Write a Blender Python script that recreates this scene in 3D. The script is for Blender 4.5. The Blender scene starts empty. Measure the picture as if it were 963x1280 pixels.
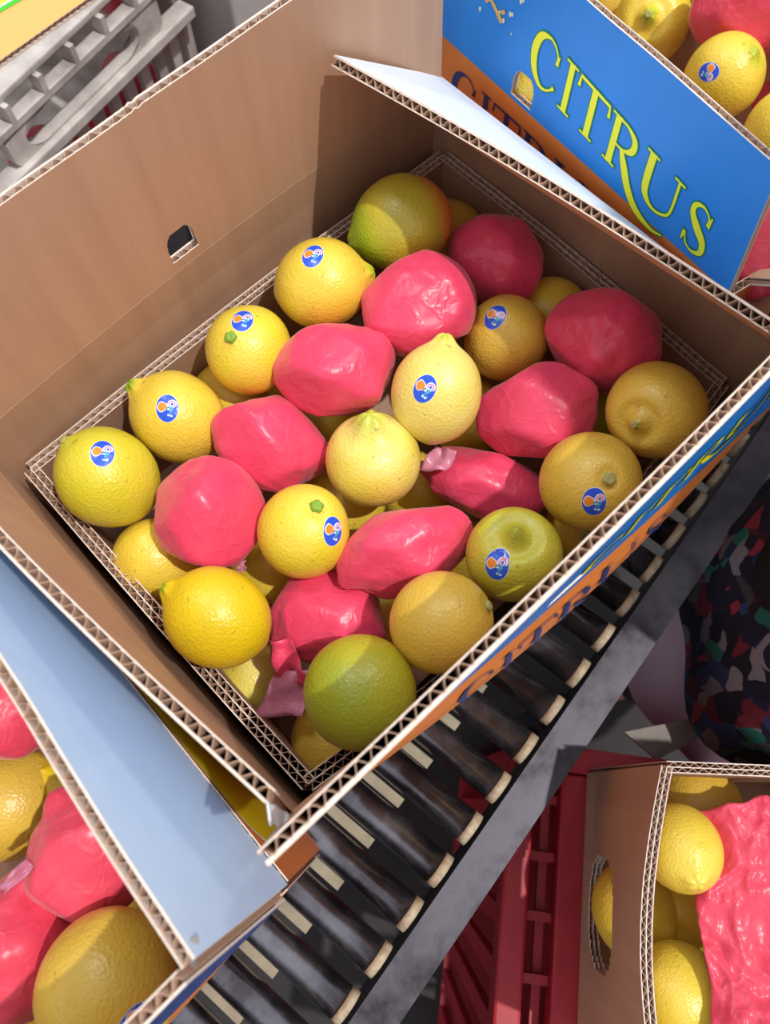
import bpy, bmesh, math, random
import numpy as np
from mathutils import Vector, Matrix
from mathutils.bvhtree import BVHTree
from mathutils import noise as MN

S = bpy.context.scene
COL = S.collection
PI = math.pi
random.seed(7)

# ------------------------------------------------------------------ camera
# World: metres, z up. z = 0 is the rim of the fruit tray inside the main carton,
# x runs along the carton's long side, y along its short side.
CAM_R = np.array([[0.7262214, -0.6873983, 0.0092697],
                  [-0.6442860, -0.6852536, -0.3395926],
                  [0.2397875, 0.2406471, -0.9405270]])      # rows: image right, image down, forward
CAM_C = np.array([-0.16675, -0.17033, 0.48170])
FOCAL = 970.0
cam_data = bpy.data.cameras.new('camera')
cam = bpy.data.objects.new('camera', cam_data); COL.objects.link(cam)
cam_data.sensor_fit = 'VERTICAL'; cam_data.sensor_height = 24.0
cam_data.lens = 24.0 * FOCAL / 1280.0
cam_data.clip_start = 0.01
cam.matrix_world = Matrix(((CAM_R[0][0], -CAM_R[1][0], -CAM_R[2][0], CAM_C[0]),
                           (CAM_R[0][1], -CAM_R[1][1], -CAM_R[2][1], CAM_C[1]),
                           (CAM_R[0][2], -CAM_R[1][2], -CAM_R[2][2], CAM_C[2]), (0, 0, 0, 1)))
S.camera = cam
cam_data.dof.use_dof = True
cam_data.dof.focus_distance = 0.50
cam_data.dof.aperture_fstop = 5.6

# ------------------------------------------------------------------ light
world = bpy.data.worlds.new('world'); S.world = world; world.use_nodes = True
world.node_tree.nodes['Background'].inputs[0].default_value = (0.93, 0.95, 1.0, 1)
world.node_tree.nodes['Background'].inputs[1].default_value = 0.80

def lamp(name, kind, loc, direction, energy, color=(1, 1, 1), size=0.2, angle=0.02):
    l = bpy.data.lights.new(name, kind); o = bpy.data.objects.new(name, l); COL.objects.link(o)
    o.location = loc
    o.rotation_euler = Vector(direction).to_track_quat('-Z', 'Y').to_euler()
    l.energy = energy; l.color = color
    if kind == 'SUN': l.angle = angle
    if kind == 'AREA': l.shape = 'DISK'; l.size = size
    return o
lamp('sun', 'SUN', (0.5, -1.2, 3), (-0.20, 0.40, -1.0), 2.5, (1.0, 0.96, 0.90), angle=0.02)
lamp('shed_lamp', 'AREA', (0.1, 0.95, 2.0), (-0.1, -0.85, -2.0), 9.0, (0.95, 0.98, 1.0), 0.28)
lamp('shed_lamp', 'AREA', (1.25, 0.2, 1.9), (-1.3, -0.25, -1.9), 8.0, (1.0, 0.97, 0.93), 0.28)

S.view_settings.view_transform = 'Standard'
S.view_settings.look = 'None'
S.view_settings.exposure = 0.08
S.view_settings.gamma = 1.0
S.view_settings.use_curve_mapping = False

# ------------------------------------------------------------------ helpers
def srgb(r, g, b):
    f = lambda c: (c / 255 / 12.92) if c / 255 <= 0.04045 else ((c / 255 + 0.055) / 1.055) ** 2.4
    return (f(r), f(g), f(b), 1.0)

def ray(px, py):
    return CAM_R.T @ np.array([(px - 481.5) / FOCAL, (py - 640.0) / FOCAL, 1.0])
def at(px, py, z):                       # the point of a horizontal plane seen at a pixel
    v = ray(px, py); return Vector(CAM_C + v * ((z - CAM_C[2]) / v[2]))
def sized(px, py, r, R):                 # centre of a fruit of radius R that looks r pixels big
    return Vector(CAM_C + ray(px, py) * (R * FOCAL / r))

def obj(name, verts, faces, mats, parent=None, smooth=False, mat_idx=None, local=None, edges=()):
    """one mesh object; verts are in world space, made relative to the thing's root"""
    me = bpy.data.meshes.new(name)
    if local is not None:
        inv = local.inverted(); verts = [inv @ Vector(v) for v in verts]
    elif parent is not None:
        r = parent
        while r.parent is not None: r = r.parent
        b = r.location; verts = [Vector(v) - b for v in verts]
    me.from_pydata([tuple(v) for v in verts], list(edges), faces)
    for m in (mats if isinstance(mats, (list, tuple)) else [mats]): me.materials.append(m)
    if mat_idx is not None: me.polygons.foreach_set('material_index', mat_idx)
    if smooth: me.polygons.foreach_set('use_smooth', [True] * len(me.polygons))
    me.update()
    o = bpy.data.objects.new(name, me); COL.objects.link(o)
    if parent is not None: o.parent = parent
    return o

def tag(o, label=None, cat=None, group=None, kind=None):
    if label: o['label'] = label
    if cat: o['category'] = cat
    if group: o['group'] = group
    if kind: o['kind'] = kind
    return o
def thing(name, loc, label, cat, group=None):
    o = bpy.data.objects.new(name, None); COL.objects.link(o); o.location = loc
    o.empty_display_size = 0.05
    return tag(o, label, cat, group)

class MB:                                # collects simple solids into one mesh
    def __init__(self): self.v = []; self.f = []
    def box(self, c, s, M=None):
        n = len(self.v)
        for dx in (-.5, .5):
            for dy in (-.5, .5):
                for dz in (-.5, .5):
                    p = Vector((c[0] + dx * s[0], c[1] + dy * s[1], c[2] + dz * s[2]))
                    self.v.append(M @ p if M else p)
        for f in ((0, 1, 3, 2), (4, 6, 7, 5), (0, 4, 5, 1), (2, 3, 7, 6), (0, 2, 6, 4), (1, 5, 7, 3)):
            self.f.append(tuple(n + i for i in f))
    def cyl(self, a, b, r, seg=24, r2=None):
        a = Vector(a); b = Vector(b); d = (b - a).normalized(); r2 = r if r2 is None else r2
        u = d.orthogonal().normalized(); w = d.cross(u); n = len(self.v)
        for p, rr in ((a, r), (b, r2)):
            for i in range(seg):
                t = 2 * PI * i / seg
                self.v.append(p + (u * math.cos(t) + w * math.sin(t)) * rr)
        for i in range(seg):
            j = (i + 1) % seg; self.f.append((n + i, n + j, n + seg + j, n + seg + i))
        self.f.append(tuple(n + i for i in range(seg))[::-1]); self.f.append(tuple(n + seg + i for i in range(seg)))
    def build(self, name, mat, parent=None, smooth=False, bevel=0):
        o = obj(name, self.v, self.f, mat, parent)
        if bevel:
            b = o.modifiers.new('bevel', 'BEVEL'); b.width = bevel; b.segments = 2
        if smooth:
            o.data.polygons.foreach_set('use_smooth', [len(p.vertices) == 4 for p in o.data.polygons])
        return o

# ------------------------------------------------------------------ materials
class NT:
    def __init__(self, name):
        self.m = bpy.data.materials.new(name); self.m.use_nodes = True
        self.t = self.m.node_tree; self.b = self.t.nodes['Principled BSDF']
    def n(self, typ, **kw):
        x = self.t.nodes.new(typ)
        for k, v in kw.items():
            if k in x.inputs: x.inputs[k].default_value = v
            else: setattr(x, k, v)
        return x
    def l(self, a, b): self.t.links.new(a, b)
    def coord(self, which='Object'): return self.n('ShaderNodeTexCoord').outputs[which]
    def noise(self, scale, detail=3, rough=0.5, vec=None, stretch=None):
        v = vec or self.coord()
        if stretch:
            mp = self.n('ShaderNodeMapping'); mp.inputs['Scale'].default_value = stretch
            self.l(v, mp.inputs[0]); v = mp.outputs[0]
        x = self.n('ShaderNodeTexNoise'); x.inputs['Scale'].default_value = scale
        x.inputs['Detail'].default_value = detail; x.inputs['Roughness'].default_value = rough
        self.l(v, x.inputs['Vector']); return x.outputs['Fac']
    def ramp(self, fac, stops):
        r = self.n('ShaderNodeValToRGB'); e = r.color_ramp.elements
        while len(e) < len(stops): e.new(0.5)
        for i, (p, c) in enumerate(stops): e[i].position = p; e[i].color = c
        self.l(fac, r.inputs[0]); return r.outputs[0]
    def mix(self, fac, a, b):
        x = self.n('ShaderNodeMix'); x.data_type = 'RGBA'
        for s, v in ((x.inputs[0], fac), (x.inputs[6], a), (x.inputs[7], b)):
            if hasattr(v, 'is_output'): self.l(v, s)
            else: s.default_value = v
        return x.outputs[2]
    def bump(self, h, strength, dist):
        x = self.n('ShaderNodeBump'); x.inputs['Strength'].default_value = strength
        x.inputs['Distance'].default_value = dist; self.l(h, x.inputs['Height'])
        self.l(x.outputs[0], self.b.inputs['Normal']); return x
    def base(self, c):
        if hasattr(c, 'is_output'): self.l(c, self.b.inputs['Base Color'])
        else: self.b.inputs['Base Color'].default_value = c
    def set(self, **kw):
        for k, v in kw.items(): self.b.inputs[k.replace('_', ' ')].default_value = v

def plain(name, c, rough=0.5, **kw):
    t = NT(name); t.base(c); t.set(Roughness=rough, **kw); return t.m
def mottled(name, a, b, scale, rough=0.6, stretch=None, bump=0, dist=.001, **kw):
    t = NT(name); f = t.noise(scale, 4, .6, stretch=stretch)
    t.base(t.ramp(f, [(0.3, a), (0.7, b)])); t.set(Roughness=rough, **kw)
    if bump: t.bump(f, bump, dist)
    return t.m

KRAFT = mottled('kraft_board', srgb(178, 140, 114), srgb(190, 152, 124), 60, 0.62, (1, 1, .06), .15, .0006)
KRAFT_EDGE = mottled('kraft_cut_edge', srgb(214, 194, 180), srgb(234, 218, 206), 300, 0.8)
KRAFT_FLUTE = plain('kraft_flute', srgb(190, 158, 136), 0.8)
TRAY = mottled('tray_board', srgb(166, 130, 110), srgb(178, 142, 120), 60, 0.65, (1, 1, .06), .15, .0006)
GREY_BOARD = mottled('grey_board', srgb(140, 132, 126), srgb(156, 148, 142), 80, 0.7)
BLUE_PRINT = mottled('blue_print', srgb(28, 122, 206), srgb(32, 130, 216), 25, 0.38)
NAVY_PRINT = mottled('navy_print', srgb(30, 62, 130), srgb(34, 70, 140), 25, 0.35)
ORANGE_PRINT = mottled('orange_print', srgb(216, 124, 58), srgb(224, 132, 64), 25, 0.42)
WHITE_PRINT = mottled('white_board', srgb(214, 226, 240), srgb(222, 232, 244), 40, 0.5)
PALE_BLUE_BOARD = mottled('pale_blue_board', srgb(184, 202, 226), srgb(192, 208, 230), 40, 0.5)  # white board again, with the lower left end flap's shade mixed into its colour
YELLOW_PRINT = plain('yellow_print', srgb(214, 200, 20), 0.4)
BRIGHT_YELLOW = plain('letter_yellow', srgb(240, 236, 40), 0.4)
LETTER_GREEN = plain('letter_green', srgb(16, 130, 80), 0.4)
LETTER_BLUE = plain('letter_blue', srgb(44, 62, 120), 0.4)
GOLD_INK = plain('gold_ink', srgb(214, 168, 90), 0.4)
PALE_INK = plain('pale_ink', srgb(206, 214, 190), 0.4)
LINE_WHITE = plain('line_white', srgb(236, 238, 232), 0.4)
GREEN_INK = plain('green_ink', srgb(60, 185, 40), 0.4)

def skin(name, body, body2, tip, tip_at=0.62, tip_w=0.25, under=None, rough=0.36):
    """citrus rind: two body tones, a tone towards the tip (+z of the fruit), pores"""
    t = NT(name); co = t.coord()
    f = t.noise(45, 3, .5, vec=co)
    c = t.ramp(f, [(0.36, body), (0.66, body2)])
    sep = t.n('ShaderNodeSeparateXYZ'); t.l(co, sep.inputs[0])
    nz = t.n('ShaderNodeMath', operation='MULTIPLY_ADD'); t.l(t.noise(60, 2, .5, vec=co), nz.inputs[0])
    nz.inputs[1].default_value = 0.014; t.l(sep.outputs[2], nz.inputs[2])
    mr = t.n('ShaderNodeMapRange', interpolation_type='SMOOTHSTEP'); t.l(nz.outputs[0], mr.inputs[0])
    mr.inputs[1].default_value = 0.033 * tip_at + .007; mr.inputs[2].default_value = 0.033 * (tip_at + tip_w) + .007
    c = t.mix(mr.outputs[0], c, tip)
    if under:
        mr2 = t.n('ShaderNodeMapRange', interpolation_type='SMOOTHSTEP'); t.l(nz.outputs[0], mr2.inputs[0])
        mr2.inputs[1].default_value = under[1] * .033 + .007; mr2.inputs[2].default_value = (under[1] - under[2]) * .033 + .007
        c = t.mix(mr2.outputs[0], c, under[0])
    sp = t.noise(260, 1, .5, vec=co)
    c = t.mix(t.ramp(sp, [(0.70, (0, 0, 0, 1)), (0.78, (.5, .5, .5, 1))]), c, srgb(150, 120, 40))
    t.base(c)
    vo = t.n('ShaderNodeTexVoronoi'); vo.inputs['Scale'].default_value = 520; t.l(co, vo.inputs['Vector'])
    ad = t.n('ShaderNodeMath', operation='MULTIPLY_ADD'); t.l(t.noise(110, 2, .5, vec=co), ad.inputs[0])
    ad.inputs[1].default_value = 1.2; t.l(vo.outputs['Distance'], ad.inputs[2])
    t.bump(ad.outputs[0], 0.32, 0.0010)
    t.set(Roughness=rough, Subsurface_Weight=0.0, Coat_Weight=0.15, Coat_Roughness=0.25)
    return t.m
Y = srgb(234, 206, 76); Y2 = srgb(226, 196, 62)
YG = srgb(212, 200, 62); YG2 = srgb(198, 190, 56)
PALE = srgb(234, 216, 122); PALE2 = srgb(228, 210, 104)
OCH = srgb(222, 186, 74); OCH2 = srgb(212, 176, 66)
SK = {
 'yellow':  skin('rind_yellow', Y, Y2, srgb(176, 190, 40), .95, .2),
 'yellow_greentip': skin('rind_yellow_green_tip', Y, Y2, srgb(132, 176, 36), 1.02, .18),
 'yellow_greenstem': skin('rind_yellow_green_stem', Y, srgb(222, 206, 50), srgb(150, 180, 50), .86, .22),
 'lime_yellow': skin('rind_lime_yellow', YG, srgb(206, 196, 44), srgb(180, 186, 56), .9, .3),
 'deep_yellow': skin('rind_deep_yellow', srgb(226, 192, 24), srgb(212, 186, 24), srgb(116, 168, 36), 1.0, .16),
 'pale':    skin('rind_pale', PALE, PALE2, srgb(206, 206, 84), .95, .2),
 'pale_green': skin('rind_pale_green', PALE, srgb(222, 208, 84), srgb(190, 196, 70), .75, .4),
 'ochre':   skin('rind_ochre', OCH, OCH2, srgb(196, 160, 60), .9, .2),
 'ochre_dimple': skin('rind_ochre_dimple', OCH, OCH2, srgb(176, 162, 50), .82, .2),
 'green_dimple': skin('rind_green_dimple', srgb(204, 196, 66), srgb(190, 184, 56), srgb(170, 178, 56), .6, .4),
 'olive':   skin('rind_olive', srgb(196, 176, 54), srgb(176, 166, 46), srgb(160, 184, 40), .4, .5, (srgb(226, 140, 60), -.55, .4)),
 'green_orange': skin('rind_green_orange', srgb(182, 172, 44), srgb(172, 166, 40), srgb(146, 158, 36), .15, .8, (srgb(218, 166, 56), -.05, .6)),
}
def paper(name, a, b):
    t = NT(name); co = t.coord()
    n = t.noise(70, 4, .55, vec=co)
    t.base(t.ramp(n, [(0.3, a), (0.72, b)]))
    vo = t.n('ShaderNodeTexVoronoi', feature='DISTANCE_TO_EDGE'); vo.inputs['Scale'].default_value = 62
    dist = t.n('ShaderNodeVectorMath', operation='ADD'); nz = t.n('ShaderNodeTexNoise'); nz.inputs['Scale'].default_value = 60
    sc = t.n('ShaderNodeVectorMath', operation='SCALE'); sc.inputs['Scale'].default_value = .03
    t.l(co, nz.inputs['Vector']); t.l(nz.outputs['Color'], sc.inputs[0]); t.l(co, dist.inputs[0]); t.l(sc.outputs[0], dist.inputs[1])
    t.l(dist.outputs[0], vo.inputs['Vector'])
    mr = t.n('ShaderNodeMapRange'); t.l(vo.outputs['Distance'], mr.inputs[0]); mr.inputs[2].default_value = .18
    mr.inputs[3].default_value = 1; mr.inputs[4].default_value = 0
    rd = t.n('ShaderNodeTexNoise'); rd.noise_type = 'RIDGED_MULTIFRACTAL'; rd.inputs['Scale'].default_value = 24
    rd.inputs['Detail'].default_value = 2.5; rd.inputs['Roughness'].default_value = .5; t.l(co, rd.inputs['Vector'])
    ma = t.n('ShaderNodeMath', operation='MULTIPLY_ADD'); t.l(mr.outputs[0], ma.inputs[0]); ma.inputs[1].default_value = .25; t.l(rd.outputs['Fac'], ma.inputs[2])
    t.bump(ma.outputs[0], 0.42, 0.0022)
    t.set(Roughness=0.34, Sheen_Weight=0.15, Specular_IOR_Level=0.45)
    return t.m
PAPER = paper('wrapping_paper', srgb(216, 58, 94), srgb(228, 72, 106))
PAPER_RED = paper('wrapping_paper_red', srgb(214, 58, 86), srgb(228, 80, 102))
PAPER_PALE = paper('paper_underside', srgb(190, 110, 140), srgb(210, 140, 165))
ST_WHITE = plain('sticker_white', srgb(228, 226, 236), .35)
ST_BLUE = plain('sticker_blue', srgb(36, 84, 214), .3)
ST_ORANGE = plain('sticker_orange', srgb(236, 140, 46), .35)
ST_PINK = plain('sticker_pink', srgb(238, 120, 170), .35)
ST_CYAN = plain('sticker_cyan', srgb(80, 190, 206), .35)
ST_GREEN = plain('sticker_green', srgb(60, 150, 90), .35)
STEM = mottled('stem_button', srgb(150, 150, 84), srgb(176, 172, 110), 300, .8)
STEM_GREEN = mottled('stem_green', srgb(116, 158, 46), srgb(140, 172, 60), 300, .6)

def steel(name, a, b, rough0, rough1, scale=30, metallic=1.0, stretch=None):
    t = NT(name); f = t.noise(scale, 5, .65, stretch=stretch)
    t.base(t.ramp(f, [(0.35, a), (0.65, b)]))
    mr = t.n('ShaderNodeMapRange'); t.l(f, mr.inputs[0]); mr.inputs[1].default_value = .3; mr.inputs[2].default_value = .7
    mr.inputs[3].default_value = rough0; mr.inputs[4].default_value = rough1
    t.l(mr.outputs[0], t.b.inputs['Roughness']); t.set(Metallic=metallic); t.bump(f, .12, .001)
    return t.m
ROLLER = steel('roller_steel', srgb(92, 86, 92), srgb(150, 148, 156), .14, .34, 22, .95)
ROLLER_END = mottled('roller_end_cap', srgb(150, 132, 108), srgb(196, 182, 156), 160, .6)
RAIL = steel('rail_steel', srgb(48, 46, 52), srgb(84, 82, 90), .3, .55, 26, .75)
SLAT = mottled('pale_slat', srgb(146, 134, 114), srgb(172, 160, 138), 60, .6)
CONCRETE = mottled('floor_concrete', srgb(34, 31, 33), srgb(52, 48, 50), 6, .8)
GREY_PLASTIC = mottled('grey_plastic', srgb(150, 142, 138), srgb(206, 200, 196), 22, .5)
RED_PLASTIC = mottled('red_plastic', srgb(150, 18, 36), srgb(176, 26, 44), 14, .5)

# ------------------------------------------------------------------ corrugated board
def smooth_rand(n, rng, k=9):
    a = rng.normal(size=n + k); ker = np.hanning(k + 2)[1:-1]; ker /= ker.sum()
    return np.convolve(a, ker, 'same')[:n]

def grid_eval(surf, us, vs):
    P = np.array([[surf(u, v) for v in vs] for u in us], float)
    return P
def grid_normals(surf, us, vs, out):
    e = 1e-3; N = np.zeros((len(us), len(vs), 3))
    for i, u in enumerate(us):
        for j, v in enumerate(vs):
            du = np.array(surf(min(u + e, 1), v)) - np.array(surf(max(u - e, 0), v))
            dv = np.array(surf(u, min(v + e, 1))) - np.array(surf(u, max(v - e, 0)))
            n = np.cross(du, dv); N[i, j] = n / (np.linalg.norm(n) + 1e-12)
    m = N.mean(axis=(0, 1))
    return N if np.dot(m, out) >= 0 else -N

def sheet(V, F, MI, P, N, o0, o1, keep, m_lo, m_hi, m_edge):
    """closed thin sheet between the offsets o0 < o1 along N"""
    nu, nv = P.shape[:2]; b = len(V)
    V.extend((P + N * o0).reshape(-1, 3)); V.extend((P + N * o1).reshape(-1, 3))
    A = lambda i, j: b + i * nv + j
    B = lambda i, j: b + nu * nv + i * nv + j
    for i in range(nu - 1):
        for j in range(nv - 1):
            if not keep[i, j]: continue
            F.append((A(i, j), A(i, j + 1), A(i + 1, j + 1), A(i + 1, j))); MI.append(m_lo)
            F.append((B(i, j), B(i + 1, j), B(i + 1, j + 1), B(i, j + 1))); MI.append(m_hi)
            for di, dj, p, q in ((-1, 0, (i, j), (i, j + 1)), (1, 0, (i + 1, j + 1), (i + 1, j)),
                                 (0, -1, (i + 1, j), (i, j)), (0, 1, (i, j + 1), (i + 1, j + 1))):
                ii, jj = i + di, j + dj
                if 0 <= ii < nu - 1 and 0 <= jj < nv - 1 and keep[ii, jj]: continue
                F.append((A(*p), B(*p), B(*q), A(*q))); MI.append(m_edge)

def board(name, surf, parent, out, m_in, m_out, L, H, t=.0052, plies=1, nu=28, nv=7, hole=None,
          pitch=.0078, fray=.0006, seed=0, outer=.0007):
    """corrugated panel along surf(u,v); liners are the part, the fluting its child. hole=(u0,u1,v0,v1)"""
    rng = np.random.default_rng(seed)
    us = np.linspace(0, 1, nu); vs = np.linspace(0, 1, nv)
    if hole:
        us = np.unique(np.concatenate([us, np.linspace(hole[0], hole[1], 25)]))
        vs = np.unique(np.concatenate([vs, np.linspace(hole[2], hole[3], 25)]))
    def inside(u, v):
        if not hole: return False
        if not (hole[0] < u < hole[1] and hole[2] < v < hole[3]): return False
        a = (u - (hole[0] + hole[1]) / 2) / ((hole[1] - hole[0]) / 2); r = .55
        if len(hole) > 4: return abs(a) ** 2.6 + abs((v - (hole[2] + hole[3]) / 2) / ((hole[3] - hole[2]) / 2)) ** 2.6 < 1
        y = (hole[3] - v) / (hole[3] - hole[2])
        if y < r and abs(a) > math.sqrt(max(0, 1 - ((r - y) / r) ** 2)) * .55 + .45: return False
        return True
    P = grid_eval(surf, us, vs); N = grid_normals(surf, us, vs, out)
    nU, nV = len(us), len(vs)
    keep = np.array([[not inside((us[i] + us[i + 1]) / 2, (vs[j] + vs[j + 1]) / 2) for j in range(nV - 1)] for i in range(nU - 1)])
    if fray:                              # the cut top edge is a little uneven
        up = (P[:, -1] - P[:, -2]); up /= np.linalg.norm(up, axis=1)[:, None] + 1e-12
        P[:, -1] += up * (smooth_rand(nU, rng, 5) * fray)[:, None]
    V, F, MI = [], [], []
    lt = .0007; lay = [-t / 2 + i * t / plies for i in range(plies + 1)]
    for k, o in enumerate(lay):
        w = outer if k == plies else lt
        sheet(V, F, MI, P, N, o - w / 2, o + w / 2, keep, 0 if k == 0 else 2, 1 if k == plies else 2, 2)
    panel = obj(name, V, F, [m_in, m_out, KRAFT_EDGE], parent, mat_idx=MI)
    V, F, MI = [], [], []
    nf = int(L / pitch) * 6 + 1; uf = np.linspace(0, 1, nf)
    vf = sorted(set([0, .125, .25, .375, .5, .625, .75, .875, .97, 1.0] + ([hole[2], hole[3]] if hole else [])))
    Pc = grid_eval(surf, uf, vf); Nc = grid_normals(surf, uf[::6], vf, out)
    Nf = np.repeat(Nc, 6, axis=0)[:nf]
    Pc[:, -1] += (Pc[:, -1] - Pc[:, -2]) * (smooth_rand(nf, rng, 5) * fray * .6 / max(.03 * H, 1e-4))[:, None]
    keepf = np.array([[not (hole and hole[0] < (uf[i] + uf[i + 1]) / 2 < hole[1] and abs((vf[j] + vf[j + 1]) / 2 - (hole[2] + hole[3]) / 2) < (hole[3] - hole[2]) / 2)
                       for j in range(len(vf) - 1)] for i in range(nf - 1)])
    for k in range(plies):
        mid = (lay[k] + lay[k + 1]) / 2; amp = t / plies / 2 - .0006
        ph = rng.uniform(0, 6)
        wav = np.sin(uf * L / pitch * 2 * PI + ph + .6 * smooth_rand(nf, rng, 41)) * amp
        wav = np.clip(wav * 1.25, -amp, amp)
        sheet(V, F, MI, Pc + Nf * (mid + wav)[:, None, None], Nf, -.00025, .00025, keepf, 0, 0, 0)
    obj('fluting', V, F, [KRAFT_FLUTE], panel, mat_idx=MI)
    return panel

def bil(a, b, c, d, bulge=None, bow=None):
    """surface with bottom edge a-b and top edge d-c; bulge = offset vector at the middle,
    bow = (vector at the middle of the bottom edge, vector at the middle of the top edge)"""
    a, b, c, d = [np.array(p, float) for p in (a, b, c, d)]
    bu = None if bulge is None else np.array(bulge, float)
    bw = None if bow is None else [np.array(x, float) for x in bow]
    def f(u, v):
        p = (a * (1 - u) + b * u) * (1 - v) + (d * (1 - u) + c * u) * v
        if bu is not None: p = p + bu * math.sin(PI * u) * math.sin(PI * v ** 2.2)
        if bw is not None: p = p + (bw[0] * (1 - v) + bw[1] * v) * math.sin(PI * u)
        return p
    return f

# printing: thin ink patches that follow a panel; (x, y) in metres along / up the panel
class Ink:
    def __init__(self, surf, L, H, out, base, x_of_u0, sgn):
        self.s = surf; self.L = L; self.H = H; self.o = np.array(out, float); self.base = base
        self.x0 = x_of_u0; self.sg = sgn
    def pos(self, x, y, lift):
        u = (x - self.x0) / self.L if self.sg > 0 else (self.x0 - x) / self.L
        v = y / self.H; e = 1e-3
        p = np.array(self.s(u, v)); n = np.cross(np.array(self.s(u + e, v)) - p, np.array(self.s(u, v + e)) - p)
        n /= np.linalg.norm(n)
        if np.dot(n, self.o) < 0: n = -n
        return p + n * (self.base + lift)
    def stroke(self, V, F, pts, lift, grow=0.0, clip=None):
        """pts: (x, y, width); Catmull-Rom smoothed ribbon"""
        P = [np.array(p, float) for p in pts]
        Q = []
        if len(P) == 2: Q = [P[0] * (1 - k / 4) + P[1] * k / 4 for k in range(5)]
        else:
            E_ = [2 * P[0] - P[1]] + P + [2 * P[-1] - P[-2]]
            for i in range(1, len(E_) - 2):
                for k in range(8):
                    t = k / 8; p0, p1, p2, p3 = E_[i - 1:i + 3]
                    Q.append(.5 * (2 * p1 + (p2 - p0) * t + (2 * p0 - 5 * p1 + 4 * p2 - p3) * t * t + (3 * p1 - p0 - 3 * p2 + p3) * t ** 3))
            Q.append(P[-1])
        if grow:
            d0 = Q[0][:2] - Q[1][:2]; d0 /= np.linalg.norm(d0) + 1e-9; d1 = Q[-1][:2] - Q[-2][:2]; d1 /= np.linalg.norm(d1) + 1e-9
            Q[0] = Q[0].copy(); Q[-1] = Q[-1].copy(); Q[0][:2] += d0 * grow; Q[-1][:2] += d1 * grow
        b = len(V)
        for i, q in enumerate(Q):
            a = Q[max(i - 1, 0)]; c = Q[min(i + 1, len(Q) - 1)]; d = c[:2] - a[:2]; d /= np.linalg.norm(d) + 1e-9
            n = np.array([-d[1], d[0]]); w = max(q[2], .0002) / 2 + grow
            for s in (1, -1):
                r = q[:2] + n * w * s; V.append(self.pos(r[0], r[1], lift))
        for i in range(len(Q) - 1): F.append((b + 2 * i, b + 2 * i + 1, b + 2 * i + 3, b + 2 * i + 2))
    def poly(self, V, F, pts, lift):
        c = np.mean(np.array(pts), axis=0); b = len(V); V.append(self.pos(c[0], c[1], lift)); n = len(pts)
        R_ = 4
        for r in range(1, R_ + 1):
            for p in pts:
                q = c + (np.array(p) - c) * r / R_; V.append(self.pos(q[0], q[1], lift))
        for i in range(n):
            j = (i + 1) % n; F.append((b, b + 1 + i, b + 1 + j))
            for r in range(R_ - 1): F.append((b + 1 + r * n + i, b + 1 + (r + 1) * n + i, b + 1 + (r + 1) * n + j, b + 1 + r * n + j))

T_, t_ = .0056, .0013                        # thick and thin strokes
def citrus_letters():
    """serif capitals C I T R U S, cap height .033 m, R with a long swash leg"""
    h = .033
    C = [[(.0250, .0222, .0034), (.0246, .0275, .0012), (.0205, .0318, .0014), (.0145, .0332, .0018), (.0065, .0290, .0050), (.0030, .0185, .0062),
          (.0055, .0075, .0052), (.0125, .0008, .0028), (.0195, .0014, .0016), (.0262, .0070, .0012)],
         [(.0262, .0285, .0009), (.0250, .0222, .0024)], [(.0262, .0075, .0030), (.0236, .0042, .0012)]]
    def serif(x, y, w=.0115): return [(x - w / 2, y, t_), (x + w / 2, y, t_)]
    I = [[(.0385, 0, T_ - .0008), (.0385, h, T_ - .0008)], serif(.0385, .0006), serif(.0385, h - .0006)]
    Tt = [[(.0620, 0, T_ - .0004), (.0620, h, T_ - .0004)], serif(.0620, .0006), [(.0475, h - .001, .0020), (.0765, h - .001, .0020)],
          [(.0478, h, .0010), (.0470, h - .0080, .0026)], [(.0762, h, .0010), (.0770, h - .0080, .0026)]]
    R_ = [[(.0855, 0, T_ - .0004), (.0855, h, T_ - .0004)], serif(.0855, .0006), serif(.0848, h - .0006, .010),
          [(.0870, h - .001, .0016), (.0950, h - .0012, .0018), (.1025, h - .0055, .0044), (.1022, .0205, .0046), (.0955, .0160, .0018), (.0870, .0155, .0014)],
          [(.0935, .0160, .0030), (.0990, .0075, .0056), (.1070, -.0035, .0058), (.1180, -.0110, .0050), (.1330, -.0128, .0026), (.1430, -.0095, .0010)]]
    U = [[(.1190, h, T_), (.1190, .0130, T_), (.1212, .0050, .0046), (.1285, .0010, .0022), (.1375, .0030, .0018), (.1435, .0100, .0018), (.1440, h, .0020)],
         serif(.1190, h - .0006, .0112), serif(.1440, h - .0006, .0094)]
    Ss = [[(0.1730, .0245, .0030), (0.1720, .0300, .0012), (0.1660, .0330, .0016), (0.1600, .0300, .0034), (0.1595, .0240, .0042), (0.1660, .0175, .0058),
           (0.1730, .0120, .0050), (0.1740, .0050, .0038), (0.1680, .0008, .0018), (0.1615, .0022, .0012), (0.1585, .0085, .0012)],
          [(0.1742, .0315, .0010), (0.1734, .0240, .0022)], [(0.1572, .0020, .0012), (0.1580, .0090, .0026)]]
    return C + I + Tt + R_ + U + Ss
LETTERS = citrus_letters()

def print_citrus(panel, ink, x0, y0, mat, outline=None, slope=0.0, clip=None):
    tr = lambda s: [(x0 + p[0], y0 + p[1] + slope * p[0], p[2]) for p in s]
    if outline:
        V, F = [], []
        for s in LETTERS: ink.stroke(V, F, tr(s), .00025, grow=.0009)
        obj('letter_outline', V, F, outline, panel)
    V, F = [], []
    for s in LETTERS: ink.stroke(V, F, tr(s), .0005)
    o = obj('lettering', V, F, mat, panel)
    o['label'] = 'printed word CITRUS in serif capitals'
    return o

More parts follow.
